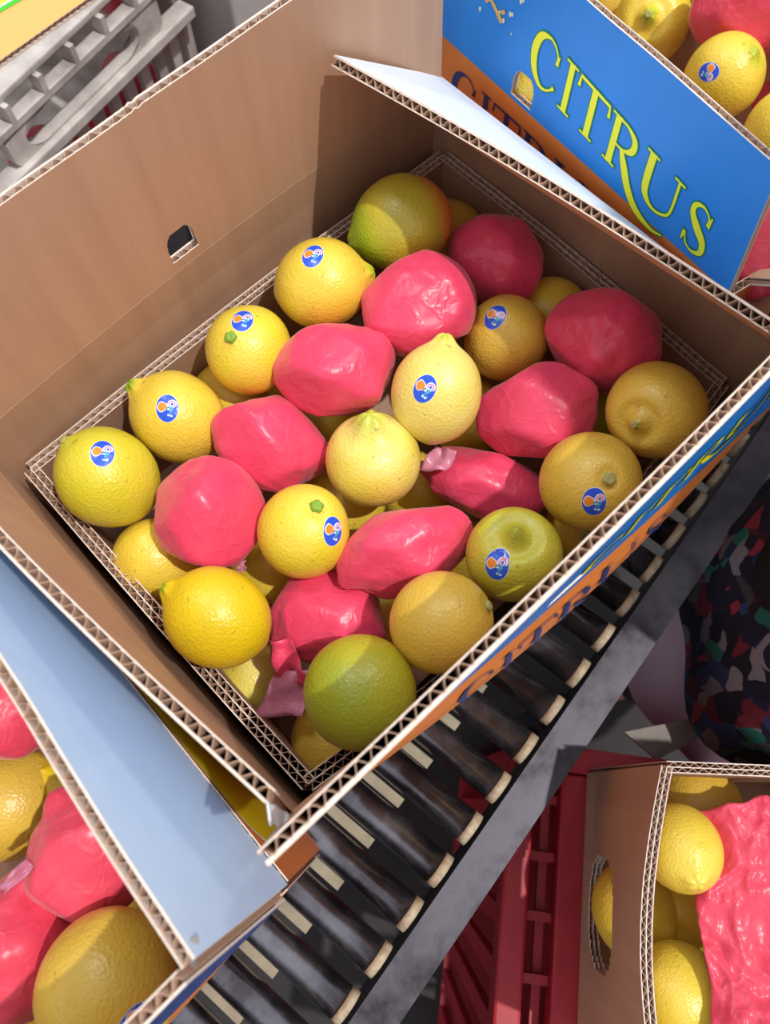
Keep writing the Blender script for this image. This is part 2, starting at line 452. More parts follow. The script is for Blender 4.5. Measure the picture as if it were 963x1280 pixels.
def carton(label, loc, corners, zb, zc, flaps, bulges, outs, group=None):
    """corners: 4 plan points at the crease (A left-back, B right-back, C right-front, D left-front).
    flaps[i] = (start, end) of the rim of the flap on side AB, BC, CD, DA.  returns root, parts, surfaces"""
    root = thing('fruit_carton', loc, label, 'carton', group)
    parts = {}
    for i in range(4):
        if flaps[i] is None: continue
        a = corners[i]; b = corners[(i + 1) % 4]; o = outs[i]
        sp = flaps[i]; m_wall, m_flap = sp.get('wall', KRAFT), sp.get('flap', WHITE_PRINT)
        L = math.dist(a[:2], b[:2])
        bl = bulges[i]; cb = sp.get('crease_bow', (0, 0, 0))
        if sp.get('wall_on', True):
            ws = bil((a[0], a[1], zb), (b[0], b[1], zb), (b[0], b[1], zc), (a[0], a[1], zc), bl, ((0, 0, 0), cb))
            p = board('side_wall', ws, root, o, KRAFT, m_wall, L, zc - zb, fray=0, seed=i, nv=9)
            parts['wall%d' % i] = (p, ws, L, zc - zb)
        if 'rim' in sp:
            r0, r1 = sp['rim']; c0 = sp.get('c0', (a[0], a[1], zc)); c1 = sp.get('c1', (b[0], b[1], zc))
            fs = bil(c0, c1, r1, r0, sp.get('belly'), (cb, sp.get('rim_bow', (0, 0, 0))))
            H = (Vector(r0) - Vector(c0)).length
            Lf = math.dist(c0, c1)
            p = board('flap', fs, root, o, KRAFT, m_flap, Lf, H, hole=sp.get('hole'), seed=10 + i + sp.get('seed', 0), fray=sp.get('fray', .0007), nv=7, outer=sp.get('outer', .0012))
            parts['flap%d' % i] = (p, fs, Lf, H)
    # floor of the carton
    c = [Vector((p[0], p[1], zb + .003)) for p in corners]
    fl = bil(c[3], c[2], c[1], c[0])
    board('bottom', fl, root, (0, 0, -1), KRAFT, KRAFT, math.dist(corners[0], corners[1]), math.dist(corners[1], corners[2]), fray=0, nu=6, nv=4)
    return root, parts

def tray(label, loc, corners, zr, zb, zf, bow, group=None):
    """open inner tray of double-wall board, four walls and a floor"""
    root = thing('fruit_tray', loc, label, 'tray', group)
    n = 4
    for i in range(n):
        a = corners[i]; b = corners[(i + 1) % n]
        mid = np.mean(np.array(corners), axis=0); o = (np.array(a) + np.array(b)) / 2 - mid
        L = math.dist(a, b)
        s = bil((a[0], a[1], zb), (b[0], b[1], zb), (b[0], b[1], zr), (a[0], a[1], zr), None, (tuple(x * .6 for x in bow[i]), bow[i]))
        board('tray_wall', s, root, (o[0], o[1], 0), TRAY, TRAY, L, zr - zb, t=.0092, plies=2, seed=30 + i, fray=.0007, pitch=.0072)
    c = [np.array((p[0], p[1], zf)) for p in corners]; m = sum(c) / 4
    c = [m + (p - m) * .975 for p in c]
    board('tray_floor', bil(c[3], c[2], c[1], c[0]), root, (0, 0, -1), TRAY, TRAY, .38, .27, fray=0, nu=6, nv=4)
    return root

# ------------------------------------------------------------------ floor of the shed
o = obj('floor', [(-4, -4, -.76), (4, -4, -.76), (4, 4, -.76), (-4, 4, -.76)], [(0, 1, 2, 3)], CONCRETE); tag(o, kind='structure')

# ------------------------------------------------------------------ roller conveyor
ang = math.radians(8.2); E1 = Vector((math.cos(ang), math.sin(ang), 0)); E2 = Vector((-math.sin(ang), math.cos(ang), 0))
RC = Vector((-.09, -.2395, -.1985))            # end of a roller (axis) at the near rail
conv = thing('roller_conveyor', (RC.x, RC.y, -.76), 'dark steel roller conveyor carrying the open fruit cartons', 'conveyor')
RL, RR, PITCH = .50, .0135, .0398
for k in range(-15, 19):
    a = RC + E1 * (k * PITCH - .001); b = a + E2 * RL
    m = MB(); m.cyl(a + E2 * .007, b - E2 * .007, RR, 28); r = m.build('roller', ROLLER, conv, True)
    for e0, e1 in ((a, a + E2 * .0072), (b, b - E2 * .0072)):
        m = MB(); m.cyl(e0, e1, RR + .0004, 28); m.build('end_cap', ROLLER_END, r, True)
    m = MB(); c = a + E1 * PITCH / 2 + Vector((0, 0, -.016)); L_ = RL - .085
    M_ = Matrix.Translation(c + E2 * (.058 + L_ / 2)) @ Matrix.Rotation(ang, 4, 'Z'); m.box((0, 0, 0), (.009, L_, .003), M_)
    m.build('cross_slat', SLAT, conv)
for off, sgn in ((0, -1), (RL, 1)):
    m = MB(); c0 = RC + E2 * off + E1 * .06
    M_ = Matrix.Translation(c0) @ Matrix.Rotation(ang, 4, 'Z')
    m.box((0, sgn * .0195, .006), (1.42, .030, .004), M_)
    m.box((0, sgn * .006, -.024), (1.42, .003, .062), M_)
    m.box((0, sgn * .0335, -.003), (1.42, .003, .018), M_)
    m.build('side_rail', RAIL, conv)
    for x in (-.62, .03, .62):
        m = MB(); m.box((x, sgn * .012, -.30), (.035, .028, .51), M_); m.build('leg', RAIL, conv, bevel=.002)
for x in (-.62, .62):
    m = MB(); M_ = Matrix.Translation(RC + E2 * RL / 2) @ Matrix.Rotation(ang, 4, 'Z'); m.box((x + .06, 0, -.25), (.03, RL, .03), M_); m.build('cross_beam', RAIL, conv)

# ------------------------------------------------------------------ main carton
ZB, ZC = -.1835, .05
A_, B_, C_, D_ = (-.210, .148), (.206, .160), (.208, -.171), (-.208, -.149)
hx = .022 / .416
root, P = carton('open brown citrus carton in the middle, its white end flap folded inwards', (0, 0, ZB),
    (A_, B_, C_, D_), ZB, ZC,
    ({'wall': ORANGE_PRINT, 'flap': BLUE_PRINT, 'rim': ((-.213, .160, .1625), (.203, .167, .174)), 'crease_bow': (0, .008, 0), 'rim_bow': (0, 0, .004),
      'hole': ((.208 - .028) / .416 - hx / 2, (.208 - .028) / .416 + hx / 2, .07, .26)},
     {'wall': ORANGE_PRINT, 'flap': WHITE_PRINT, 'rim': ((.101, .154, .130), (.121, -.147, .156)), 'rim_bow': (.004, 0, 0), 'belly': (-.002, 0, -.003)},
     {'wall': ORANGE_PRINT, 'flap': BLUE_PRINT, 'rim': ((.203, -.158, .174), (-.213, -.158, .172)), 'crease_bow': (0, -.004, 0), 'rim_bow': (0, -.0025, 0), 'seed': 5,
      'hole': ((.208 + .0215) / .416 - hx * .7, (.208 + .0215) / .416 + hx * .7, .22, .40), 'outer': .002},
     {'wall': ORANGE_PRINT, 'flap': WHITE_PRINT, 'rim': ((-.198, -.143, .160), (-.220, .140, .160)), 'rim_bow': (-.004, 0, 0), 'crease_bow': (-.002, 0, 0)}),
    ((0, .004, 0), (.003, 0, 0), (0, -.010, 0), (-.003, 0, 0)),
    ((0, 1, 0), (1, 0, 0), (0, -1, 0), (-1, 0, 0)))
# print on the near long side (seen at a grazing angle) and its wall
p, s, L, H = P['flap2']; ink = Ink(s, L, H, (0, -1, 0), .0037, L, -1)
print_citrus(p, ink, .19, .040, BRIGHT_YELLOW, LETTER_GREEN)
p, s, L, H = P['wall2']; ink = Ink(s, L, H, (0, -1, 0), .0034, L, -1)
print_citrus(p, ink, .11, H - .050, LETTER_BLUE)
# frayed end of the left end flap
rg0 = random.Random(12); fl_ = P['flap3'][0]
V, F = [], []
for q in range(7):
    y = -.1435 - .0012 * q; z = .158 - .006 * q
    V += [(-.2005 + .001 * rg0.random(), y, z), (-.2035 - .002 * rg0.random(), y - .004 - .005 * rg0.random(), z - .006 * rg0.random())]
for q in range(6): F.append((2 * q, 2 * q + 1, 2 * q + 3, 2 * q + 2))
o = obj('torn_edge', V, F, WHITE_PRINT, fl_); sm = o.modifiers.new('thick', 'SOLIDIFY'); sm.thickness = .0008
# tray in the carton
TA, TB, TC, TD = (-.196, .1385), (.197, .1400), (.197, -.1400), (-.193, -.1390)
tray('brown double walled fruit tray inside the middle carton, full of lemons and pink parcels', (0, 0, -.175), (TA, TB, TC, TD), 0, -.178, -.118,
     ((0, .004, 0), (.002, 0, 0), (0, -.017, 0), (-.001, 0, 0)))

# ------------------------------------------------------------------ fruit
def fruit_mesh(name, R, k, nip, nw, dim, dw, seed, lump=.03, mat=None, squash=1.0):
    """rind as a closed surface round local z; +z is the tip (or stem) that is shown"""
    rng = np.random.default_rng(seed); ns, nr = 44, 34
    ph = rng.uniform(0, 6.28, 6); V = [(0, 0, 0)] * 2; V = []
    rows = []
    for i in range(1, nr):
        t = PI * (i / nr) ** 1.25
        for j in range(ns):
            f = 2 * PI * j / ns; x = math.sin(t); z = math.cos(t)
            l = 1 + lump * (math.sin(2 * f + ph[0]) * x * .6 + math.sin(3 * f + ph[1] + 2 * z) * x * .35 + math.sin(2.2 * z + ph[2]) * .4)
            rho = x * l; zz = z * k * (1 + .5 * lump * math.sin(f + ph[3]) * x)
            if z > 0:
                wob = 1 + .22 * math.sin(5 * f + ph[4]) * min(1, rho / max(nw, .01))
                zz += nip * wob / (1 + (rho / nw) ** 4)
                zz -= dim * math.exp(-((rho - dw) / (dw * .55)) ** 2)
            else:
                zz -= .05 * math.exp(-(rho / .2) ** 2)
            V.append((rho * R * squash, rho * R / squash if False else 0, 0))
            V[-1] = (math.cos(f) * rho * R, math.sin(f) * rho * R * squash, zz * R)
    zt = (k + nip - dim * math.exp(-(1 / .55) ** 2)) * R
    V.append((0, 0, zt)); V.append((0, 0, -(k + .05) * R)); F = []
    for i in range(nr - 2):
        for j in range(ns):
            a = i * ns + j; b = i * ns + (j + 1) % ns; F.append((a, a + ns, b + ns, b))
    T = len(V) - 2; B = T + 1
    for j in range(ns):
        F.append((T, j, (j + 1) % ns)); q = (nr - 2) * ns; F.append((B, q + (j + 1) % ns, q + j))
    me = bpy.data.meshes.new(name); me.from_pydata(V, [], F); me.materials.append(mat)
    me.polygons.foreach_set('use_smooth', [True] * len(F)); me.update()
    return me, zt

def img_dir(cx, cy, dx, dy, front):
    """unit world direction: (dx,dy) in the image from the fruit's centre, front = towards the camera"""
    v = ray(cx, cy); v = v / np.linalg.norm(v)
    r = CAM_R[0] - v * np.dot(CAM_R[0], v); r /= np.linalg.norm(r); d = CAM_R[1] - v * np.dot(CAM_R[1], v) - r * np.dot(CAM_R[1], r); d /= np.linalg.norm(d)
    w = r * dx + d * dy - v * front
    return Vector(w / np.linalg.norm(w)), Vector(r), Vector(d)

def project(bv, M, inv, px, py):
    v = Vector(ray(px, py)).normalized(); o = inv @ Vector(CAM_C); d = (inv.to_3x3() @ v).normalized()
    h = bv.ray_cast(o, d)
    return (h[0], h[1]) if h[0] is not None else (None, None)

def ellipse(cx, cy, rx, ry, n=24): return [(cx + rx * math.cos(2 * PI * i / n), cy + ry * math.sin(2 * PI * i / n)) for i in range(n)]

def sticker(fr, bv, px, py, rot, w=.0073, h=.0092):
    """blue oval label lying on the rind: white rim, orange fruit with leaf, pink C and cyan letters"""
    M = fr.matrix_world; inv = M.inverted(); c, n = project(bv, M, inv, px, py)
    if c is None: return
    _, r, d = img_dir(px, py, 0, 0, 1)
    rl = inv.to_3x3() @ r; ul = inv.to_3x3() @ -d
    up = (ul * math.cos(rot) + rl * math.sin(rot)); up = (up - n * up.dot(n)).normalized(); rt = up.cross(n).normalized()
    V, F, MI = [], [], []
    def put(x, y, lift):
        p = c + rt * x + up * y + n * .02; q = bv.ray_cast(p, -n)
        V.append((q[0] if q[0] is not None else c) + n * lift)
    def disc(pts, lift, mi, rings=5):
        ctr = (sum(p[0] for p in pts) / len(pts), sum(p[1] for p in pts) / len(pts)); b = len(V); put(*ctr, lift); N_ = len(pts)
        for k in range(1, rings + 1):
            for p in pts: put(ctr[0] + (p[0] - ctr[0]) * k / rings, ctr[1] + (p[1] - ctr[1]) * k / rings, lift)
        for i in range(N_):
            j = (i + 1) % N_; F.append((b, b + 1 + i, b + 1 + j)); MI.append(mi)
            for k in range(rings - 1): F.append((b + 1 + k * N_ + i, b + 1 + (k + 1) * N_ + i, b + 1 + (k + 1) * N_ + j, b + 1 + k * N_ + j)); MI.append(mi)
    def line(pts, wd, lift, mi):
        b = len(V)
        for i, p in enumerate(pts):
            a_ = pts[max(i - 1, 0)]; e_ = pts[min(i + 1, len(pts) - 1)]; dx, dy = e_[0] - a_[0], e_[1] - a_[1]; q = math.hypot(dx, dy) + 1e-9
            put(p[0] - dy / q * wd / 2, p[1] + dx / q * wd / 2, lift); put(p[0] + dy / q * wd / 2, p[1] - dx / q * wd / 2, lift)
        for i in range(len(pts) - 1): F.append((b + 2 * i, b + 2 * i + 1, b + 2 * i + 3, b + 2 * i + 2)); MI.append(mi)
    u = w
    disc(ellipse(0, 0, w, h, 32), .00012, 0, 6); disc(ellipse(0, 0, w * .955, h * .965, 32), .00022, 1, 6)
    blob = lambda g: [((-.42 + (.36 + g) * math.cos(t) * (1 + .10 * math.sin(2 * t + 1))) * u, (.12 + (.40 + g) * math.sin(t) * (1 + .12 * math.cos(3 * t))) * u) for t in [2 * PI * i / 18 for i in range(18)]]
    disc(blob(.08), .00032, 0, 2); disc(blob(0), .00042, 2, 2)
    line([(-.08 * u, -.02 * u), (.08 * u, -.12 * u), (.22 * u, -.10 * u)], .16 * u, .00034, 0)
    disc(ellipse(-.02 * u, -.03 * u, .07 * u, .10 * u, 8), .0005, 5, 1)
    cc = (.44 * u, .34 * u); arc = lambda r0: [(cc[0] + r0 * u * math.cos(t), cc[1] + r0 * u * math.sin(t)) for t in [math.radians(a) for a in range(-40, 221, 20)]]
    line(arc(.26), .30 * u, .00034, 0); line(arc(.25), .10 * u, .00046, 3)
    line([(.40 * u, .22 * u), (.24 * u, -.74 * u)], .46 * u, .00036, 0)
    lp = lambda s: [((.385 - .10 * q[0] * 0 + .30 * q[1] - .155 * q[0]) * u, (.10 - q[0] * .95 + .05 * q[1]) * u) for q in s]
    # small cyan letters a p y running down the tag
    for g in ([(.02, .45), (.02, -.4), (.22, -.4), (.22, .45), (.10, .45), (.10, -.4)], [(.30, .7), (.30, -.4), (.50, -.4), (.50, .2), (.30, .2)],
              [(.58, -.45), (.70, 0), (.82, -.45)], [(.70, 0), (.70, .6)]):
        line(lp(g), .075 * u, .00048, 4)
    o = bpy.data.objects.new('sticker', bpy.data.meshes.new('sticker')); o.data.from_pydata([tuple(v) for v in V], [], F)
    for m in (ST_WHITE, ST_BLUE, ST_ORANGE, ST_PINK, ST_CYAN, ST_GREEN): o.data.materials.append(m)
    o.data.polygons.foreach_set('material_index', MI); o.data.update(); COL.objects.link(o); o.parent = fr
    o['label'] = 'blue oval sticker with an orange fruit and small letters'
    return o

FN = [0]
def lemon(c, R, cx, cy, tip, skin_, label, k=1.1, nip=.0, nw=.2, dim=0, dw=.25, lump=.03, stem=None, stick=None, group='lemons', name='lemon', sq=1.0, stem_mat=None):
    """tip = (dx,dy,front) image direction of the shown tip from the fruit's centre"""
    FN[0] += 1
    me, zt = fruit_mesh(name, R, k, nip, nw, dim, dw, FN[0], lump, SK[skin_], sq)
    o = bpy.data.objects.new(name, me); COL.objects.link(o)
    d, _, _ = img_dir(cx, cy, *tip)
    o.matrix_world = Matrix.Translation(Vector(c)) @ d.to_track_quat('Z', 'X').to_matrix().to_4x4()
    tag(o, label, 'lemon', group)
    bv = BVHTree.FromPolygons([v.co for v in me.vertices], [tuple(p.vertices) for p in me.polygons])
    if stem:
        m = MB(); r = stem * R; zt = zt
        V = []; F = []; n = 14
        for q, (rr, zz) in enumerate(((1.0, -.10), (.92, .35), (.55, .55), (.25, .42))):
            for i in range(n):
                t = 2 * PI * i / n; wv = 1 + .12 * math.sin(5 * t) * (q < 2)
                V.append((math.cos(t) * rr * r * wv, math.sin(t) * rr * r * wv, zt + zz * r))
        V.append((0, 0, zt + .36 * r))
        for q in range(3):
            for i in range(n): j = (i + 1) % n; F.append((q * n + i, q * n + j, (q + 1) * n + j, (q + 1) * n + i))
        for i in range(n): F.append((3 * n + i, 3 * n + (i + 1) % n, 4 * n))
        so = bpy.data.objects.new('stem', bpy.data.meshes.new('stem')); so.data.from_pydata(V, [], F)
        so.data.materials.append(stem_mat or STEM); so.data.polygons.foreach_set('use_smooth', [True] * len(F)); COL.objects.link(so); so.parent = o
    if stick: sticker(o, bv, *stick)
    return o

def ico(sub):
    bm = bmesh.new(); bmesh.ops.create_icosphere(bm, subdivisions=sub, radius=1.0)
    v = np.array([p.co[:] for p in bm.verts]); f = [tuple(p.index for p in q.verts) for q in bm.faces]; bm.free(); return v, f
ICO5 = ico(5)
def wrapped(c, axes, label, seed, mat=PAPER, twist=None, tails=(), facets=34, crisp=22, group='fruit wrapped in pink paper', name='wrapped_fruit'):
    """fruit wrapped in tissue: faceted, creased closed skin. axes = 3 world vectors (half sizes)"""
    rng = np.random.default_rng(seed); D = ICO5[0]
    n = rng.normal(size=(facets, 3)); n /= np.linalg.norm(n, axis=1)[:, None]; h = rng.uniform(.90, 1.03, facets)
    dots = np.clip(D @ n.T, .03, None) / h; r = 1 / np.power((dots ** crisp).sum(axis=1), 1 / crisp)
    r = np.minimum(r, 1.12); r = r / r.mean() * .985
    for k in range(14):                                      # short creases: ridges along planes through the skin
        q = rng.normal(size=3); q /= np.linalg.norm(q); m = rng.normal(size=3); m /= np.linalg.norm(m)
        dist = np.abs(D @ q - rng.uniform(-.7, .7) + .05 * np.sin(7 * D @ m)); fall = np.clip((D @ m), 0, 1) ** 1.5
        r += rng.choice([-1, 1]) * rng.uniform(.005, .014) * np.exp(-(dist / .03) ** 2) * fall
    off = Vector(rng.uniform(-50, 50, 3))                     # crumple: sharp little ridges, unevenly spread
    cr = np.array([MN.ridged_multi_fractal(Vector(d) * 1.9 + off, .9, 2.2, 4, 1.0, 2.0) for d in D])
    pt = np.clip(np.array([MN.noise(Vector(d) * 1.3 - off) for d in D]) * 1.6 + .55, .12, 1)
    r += .026 * (cr - cr.mean()) * pt
    if twist is not None:                                    # gathered end with pleats running to it
        tw = np.array(twist, float); tw /= np.linalg.norm(tw); a = D @ tw
        u = np.cross(tw, [0.3, .2, 1]); u /= np.linalg.norm(u); w = np.cross(tw, u); ph = np.arctan2(D @ w, D @ u)
        f = np.clip((a - .25) / .75, 0, 1)
        r += f * .05 * np.abs(np.sin(ph * 4.5 + 1.5 * np.sin(ph * 2))) * (1 - f * .4) - f * .02
        r += np.exp(-((1 - a) / .03)) * .16
    A = np.array(axes, float); Pw = (D * r[:, None]) @ A
    me = bpy.data.meshes.new(name); me.from_pydata(Pw.tolist(), [], ICO5[1]); me.materials.append(mat)
    me.polygons.foreach_set('use_smooth', [True] * len(ICO5[1])); me.update()
    o = bpy.data.objects.new(name, me); COL.objects.link(o); o.location = c
    tag(o, label, 'fruit', group)
    for pts, m in tails: paper_tail(o, pts, m)
    return o

def paper_tail(parent, pts, mat):
    """loose end of the wrapper: a crumpled patch through four world corner points"""
    a, b, c_, d = [np.array(p, float) for p in pts]; V, F = [], []; n = 9; rng = np.random.default_rng(len(parent.name) + int(abs(a[0]) * 9999))
    nn = np.cross(b - a, d - a); nn /= np.linalg.norm(nn); ph = rng.uniform(0, 6, 4)
    for i in range(n):
        for j in range(n):
            u, v = i / (n - 1), j / (n - 1)
            p = (a * (1 - u) + b * u) * (1 - v) + (d * (1 - u) + c_ * u) * v
            V.append(p + nn * .0022 * (math.sin(7 * u + ph[0] + 3 * v) + .6 * math.sin(9 * v + ph[1]) + .5 * math.sin(13 * u * v + ph[2])))
    for i in range(n - 1):
        for j in range(n - 1): F.append((i * n + j, (i + 1) * n + j, (i + 1) * n + j + 1, i * n + j + 1))
    o = obj('paper_end', V, F, mat, parent, True)
    sm = o.modifiers.new('thick', 'SOLIDIFY'); sm.thickness = .0003
    return o

FP = {'L1':(-0.1622,0.0901,0.0134,0.0317), 'L2':(-0.1008,0.0980,0.0046,0.0314), 'L3':(-0.0351,0.0980,0.0173,0.0302), 'L4':(0.0330,0.0990,0.0268,0.0318), 'L5':(0.1087,0.0975,0.0278,0.0333), 'L6':(0.1091,-0.0114,0.0029,0.0297), 'L7':(0.0281,-0.0193,0.0338,0.0302), 'L8':(-0.0270,-0.0179,0.0115,0.0322), 'L9':(-0.0945,-0.0258,0.0175,0.0297), 'L10':(-0.1689,-0.0349,0.0292,0.0292), 'L11':(-0.1377,-0.1251,0.0385,0.0323), 'L12':(-0.0780,-0.1292,0.0451,0.0301), 'L13':(-0.0133,-0.1281,0.0292,0.0292), 'L14':(0.0557,-0.1286,0.0316,0.0316), 'L15':(0.1203,-0.1254,0.0379,0.0313), 'P1':(0.1479,0.0375,0.0098,0.0340), 'P2':(0.0677,0.0418,0.0247,0.0371), 'P3':(-0.0043,0.0431,0.0241,0.0360), 'P4':(-0.0679,0.0411,0.0042,0.0351), 'P5':(-0.1306,0.0252,0.0171,0.0340), 'P6':(0.1445,-0.0653,0.0259,0.0365), 'P7':(0.0799,-0.0689,0.0082,0.0354), 'P8':(0.0293,-0.0768,-0.0243,0.0338), 'P9':(-0.0579,-0.0787,0.0167,0.0340), 'P10':(-0.1179,-0.0713,-0.0177,0.0344), 'Q1':(-0.1743,0.0387,-0.0205,0.0268), 'Q2':(-0.1744,-0.0696,-0.0071,0.0224), 'Q3':(-0.1170,-0.0050,-0.0562,0.0287), 'Q4':(-0.1644,-0.1266,-0.0673,0.0299), 'Q5':(0.0712,-0.0192,-0.0564,0.0309), 'Q6':(-0.0446,-0.0059,-0.0558,0.0296), 'Q7':(0.1640,-0.0109,-0.0222,0.0274), 'Q8':(0.0704,-0.1418,-0.0514,0.0291), 'Q9':(-0.0583,0.1048,-0.0339,0.0286), 'Q12':(0.1463,-0.0847,-0.0566,0.0279), 'Q11':(0.1604,0.0949,-0.0303,0.0309)}
def LM(key, cx, cy, r, *a, **kw):
    x, y, z, R = FP[key]; return lemon((x, y, z), R * r, cx, cy, *a, **kw)
G1 = 'lemons in the middle tray'
LM('L1', 135, 597, .99, (-.80, -.72, .30), 'lime_yellow', 'greenish yellow lemon with grey tip and sticker, in the left corner of the middle tray', k=1.10, nip=.06, nw=.16, stem=.10, stick=(128, 566, .05), group=G1)
LM('L2', 223, 522, .98, (-.84, -.62, .15), 'yellow_greentip', 'bright yellow lemon with green nipple, second from the left corner along the back wall', k=1.08, nip=.20, nw=.20, stick=(209, 510, .0), group=G1)
LM('L3', 312, 438, 1.0, (-.36, -.26, .88), 'yellow_greenstem', 'yellow lemon showing a green stem spot under its sticker, third along the back wall', k=1.0, nip=.05, nw=.16, stem=.13, stem_mat=STEM_GREEN, stick=(303, 400, .05), group=G1)
LM('L4', 402, 355, .97, (.97, -.22, .15), 'yellow', 'yellow lemon lying with its nipple to the right, fourth along the back wall', k=1.06, nip=.17, nw=.22, stick=(391, 319, .1), group=G1)
LM('L5', 502, 280, .97, (-.93, .33, .10), 'olive', 'olive green lemon blushed orange, in the far corner of the tray', k=1.12, nip=.13, nw=.28, lump=.05, group=G1)
LM('L6', 633, 423, 1.0, (.30, .62, -.7), 'ochre', 'dull yellow lemon with a large tilted sticker, half in the shadow of the end flap', k=1.04, nip=.08, stick=(619, 396, .42), group=G1)
LM('L7', 546, 492, .97, (.14, -.97, .18), 'pale', 'pale yellow lemon with nipple pointing up and a sticker on its belly', k=1.12, nip=.20, nw=.23, stick=(531, 486, .45), group=G1)
LM('L8', 467, 574, .98, (-.05, -.72, .66), 'pale_green', 'pale lemon with a big knobbly crown, in the centre of the tray', k=1.0, nip=.22, nw=.36, dim=.10, dw=.46, lump=.03, group=G1)
LM('L9', 380, 664, 1.0, (.26, -.50, .82), 'yellow_greenstem', 'yellow lemon with green stem end up and sticker on its right, left of centre', k=1.0, nip=.0, dim=.05, dw=.16, stem=.14, stem_mat=STEM_GREEN, stick=(417, 664, .1), group=G1)
LM('L10', 272, 772, 1.0, (-.90, -.50, .12), 'deep_yellow', 'glossy deep yellow lemon with green nipple to the left, beside the left end wall', k=1.10, nip=.16, nw=.20, lump=.04, group=G1)
LM('L11', 450, 865, .99, (-.35, .30, .75), 'green_orange', 'round green and orange fruit without sticker in the front corner of the tray', k=1.0, nip=.0, lump=.015, group=G1)
LM('L12', 552, 778, .97, (.85, -.30, .35), 'ochre', 'orange yellow fruit with its sticker on the right edge, by the near long wall', k=1.02, nip=.0, dim=.05, dw=.14, stem=.11, stick=(612, 750, -.35), lump=.02, group=G1)
LM('L13', 642, 693, 1.0, (.05, -.42, .86), 'green_dimple', 'greenish lemon with a deep dimple above its sticker, by the near long wall', k=1.0, nip=.14, nw=.16, dim=.20, dw=.34, lump=.03, stick=(621, 707, .22), group=G1)
LM('L14', 738, 602, 1.0, (.34, -.05, .92), 'ochre', 'dull yellow fruit with pale stem button above its sticker, by the near long wall', k=1.0, nip=.0, dim=.06, dw=.14, stem=.13, stick=(743, 628, .0), lump=.02, group=G1)
LM('L15', 820, 513, .99, (-.36, .26, .88), 'ochre_dimple', 'dull yellow fruit with dimpled stem and no sticker, in the right corner of the tray', k=1.0, nip=.08, nw=.13, dim=.16, dw=.30, stem=.07, lump=.02, group=G1)
LM('Q1', 195, 700, 1.05, (.3, .5, -.8), 'yellow', 'plain yellow lemon low in the tray under the leftmost pink parcel', k=1.05, group=G1)
lemon(sized(322, 852, 47, .0265), .0265, 322, 852, (.3, .5, -.8), 'pale_green', 'pale greenish lemon low by the left end wall under the glossy deep yellow lemon', k=1.05, group=G1)
LM('Q3', 338, 705, 1.0, (.3, .3, -.9), 'yellow', 'buried yellow lemon just seen between two pink parcels and the glossy deep yellow lemon', k=1.05, group=G1)
LM('Q4', 420, 925, 1.0, (.3, .3, -.9), 'ochre', 'dark shaded fruit under the round green and orange fruit in the front corner', k=1.0, group=G1)
LM('Q5', 585, 520, 1.0, (.6, .5, -.6), 'yellow', 'buried yellow lemon under the pale lemon whose nipple points up', k=1.08, group=G1)
LM('Q6', 432, 625, 1.0, (.6, .5, -.6), 'yellow', 'buried yellow lemon under the pale lemon with the big crown', k=1.05, group=G1)
LM('Q7', 688, 392, 1.0, (.6, .5, -.6), 'yellow', 'buried lemon between two pink parcels at the far end wall', k=1.0, group=G1)
LM('Q8', 735, 655, 1.0, (-.05, .25, .9), 'ochre', 'shaded fruit with grey stem deep beside the near long wall', k=1.0, dim=.05, dw=.14, stem=.13, group=G1)
LM('Q9', 288, 500, 1.0, (.6, .5, -.6), 'yellow', 'buried yellow lemon between the second and third lemons of the back wall', k=1.0, group=G1)
LM('Q11', 560, 300, 1.0, (.6, .5, -.6), 'ochre', 'buried lemon in the far corner behind the olive green lemon', k=1.0, group=G1)
LM('Q12', 745, 515, 1.0, (.6, .5, -.6), 'green_dimple', 'dark buried lemon next to the fruit in the right corner of the tray', k=1.0, group=G1)

for px_, py_, z_, lb_ in ((408, 528, -.086, 'deeply buried lemon in the gap between the two central pink parcels'), (338, 488, -.084, 'deeply buried lemon in the gap under the third lemon of the back wall'),
                          (588, 702, -.086, 'deeply buried lemon in the gap left of the greenish dimpled lemon'), (520, 612, -.088, 'deeply buried lemon right of the pale lemon with the big crown'),
                          (480, 775, -.086, 'deeply buried lemon between the parcels and the fruit by the near long wall')):
    lemon(at(px_, py_, z_), .0305, px_, py_, (.5, .5, -.6), 'yellow', lb_, k=1.05, group=G1)

def PK(key, cx, cy, rx, ry, rot, label, seed, group='pink parcels in the middle tray', depth=1.0, **kw):
    """rx, ry pixel half sizes of the parcel, rot = image angle of rx in degrees"""
    x, y, z, R = FP[key]; s = R / ((rx * ry) ** .5); a = math.radians(rot)
    d1, r, d = img_dir(cx, cy, math.cos(a), math.sin(a), 0); d2, _, _ = img_dir(cx, cy, -math.sin(a), math.cos(a), 0); d3, _, _ = img_dir(cx, cy, 0, 0, 1)
    return wrapped((x, y, z), [d1 * rx * s, d2 * ry * s, d3 * min(rx, ry) * s * depth], label, seed, group=group, **kw)
PK('P1', 620, 325, 66, 55, 25, 'smooth pink paper parcel at the far end wall beside the olive green lemon', 3)
PK('P2', 518, 385, 74, 66, -10, 'large pink parcel behind the pale lemon whose nipple points up', 5)
PK('P3', 420, 462, 72, 64, 5, 'pink parcel in front of the third and fourth lemons of the back wall', 8)
PK('P4', 337, 554, 74, 60, 15, 'creased pink parcel left of the pale lemon with the big crown', 11, twist=(.5, .8, .3))
PK('P5', 260, 641, 66, 72, 10, 'leftmost pink parcel of the middle tray', 14, twist=(.6, .7, -.2), tails=[([at(296, 706, -.002), at(303, 701, .001), at(308, 713, -.004), at(298, 716, -.004)], PAPER_PALE)])
PK('P6', 756, 424, 75, 66, 15, 'rightmost pink parcel, with puckered folds, at the far end wall', 21, twist=(.0, .35, .9))
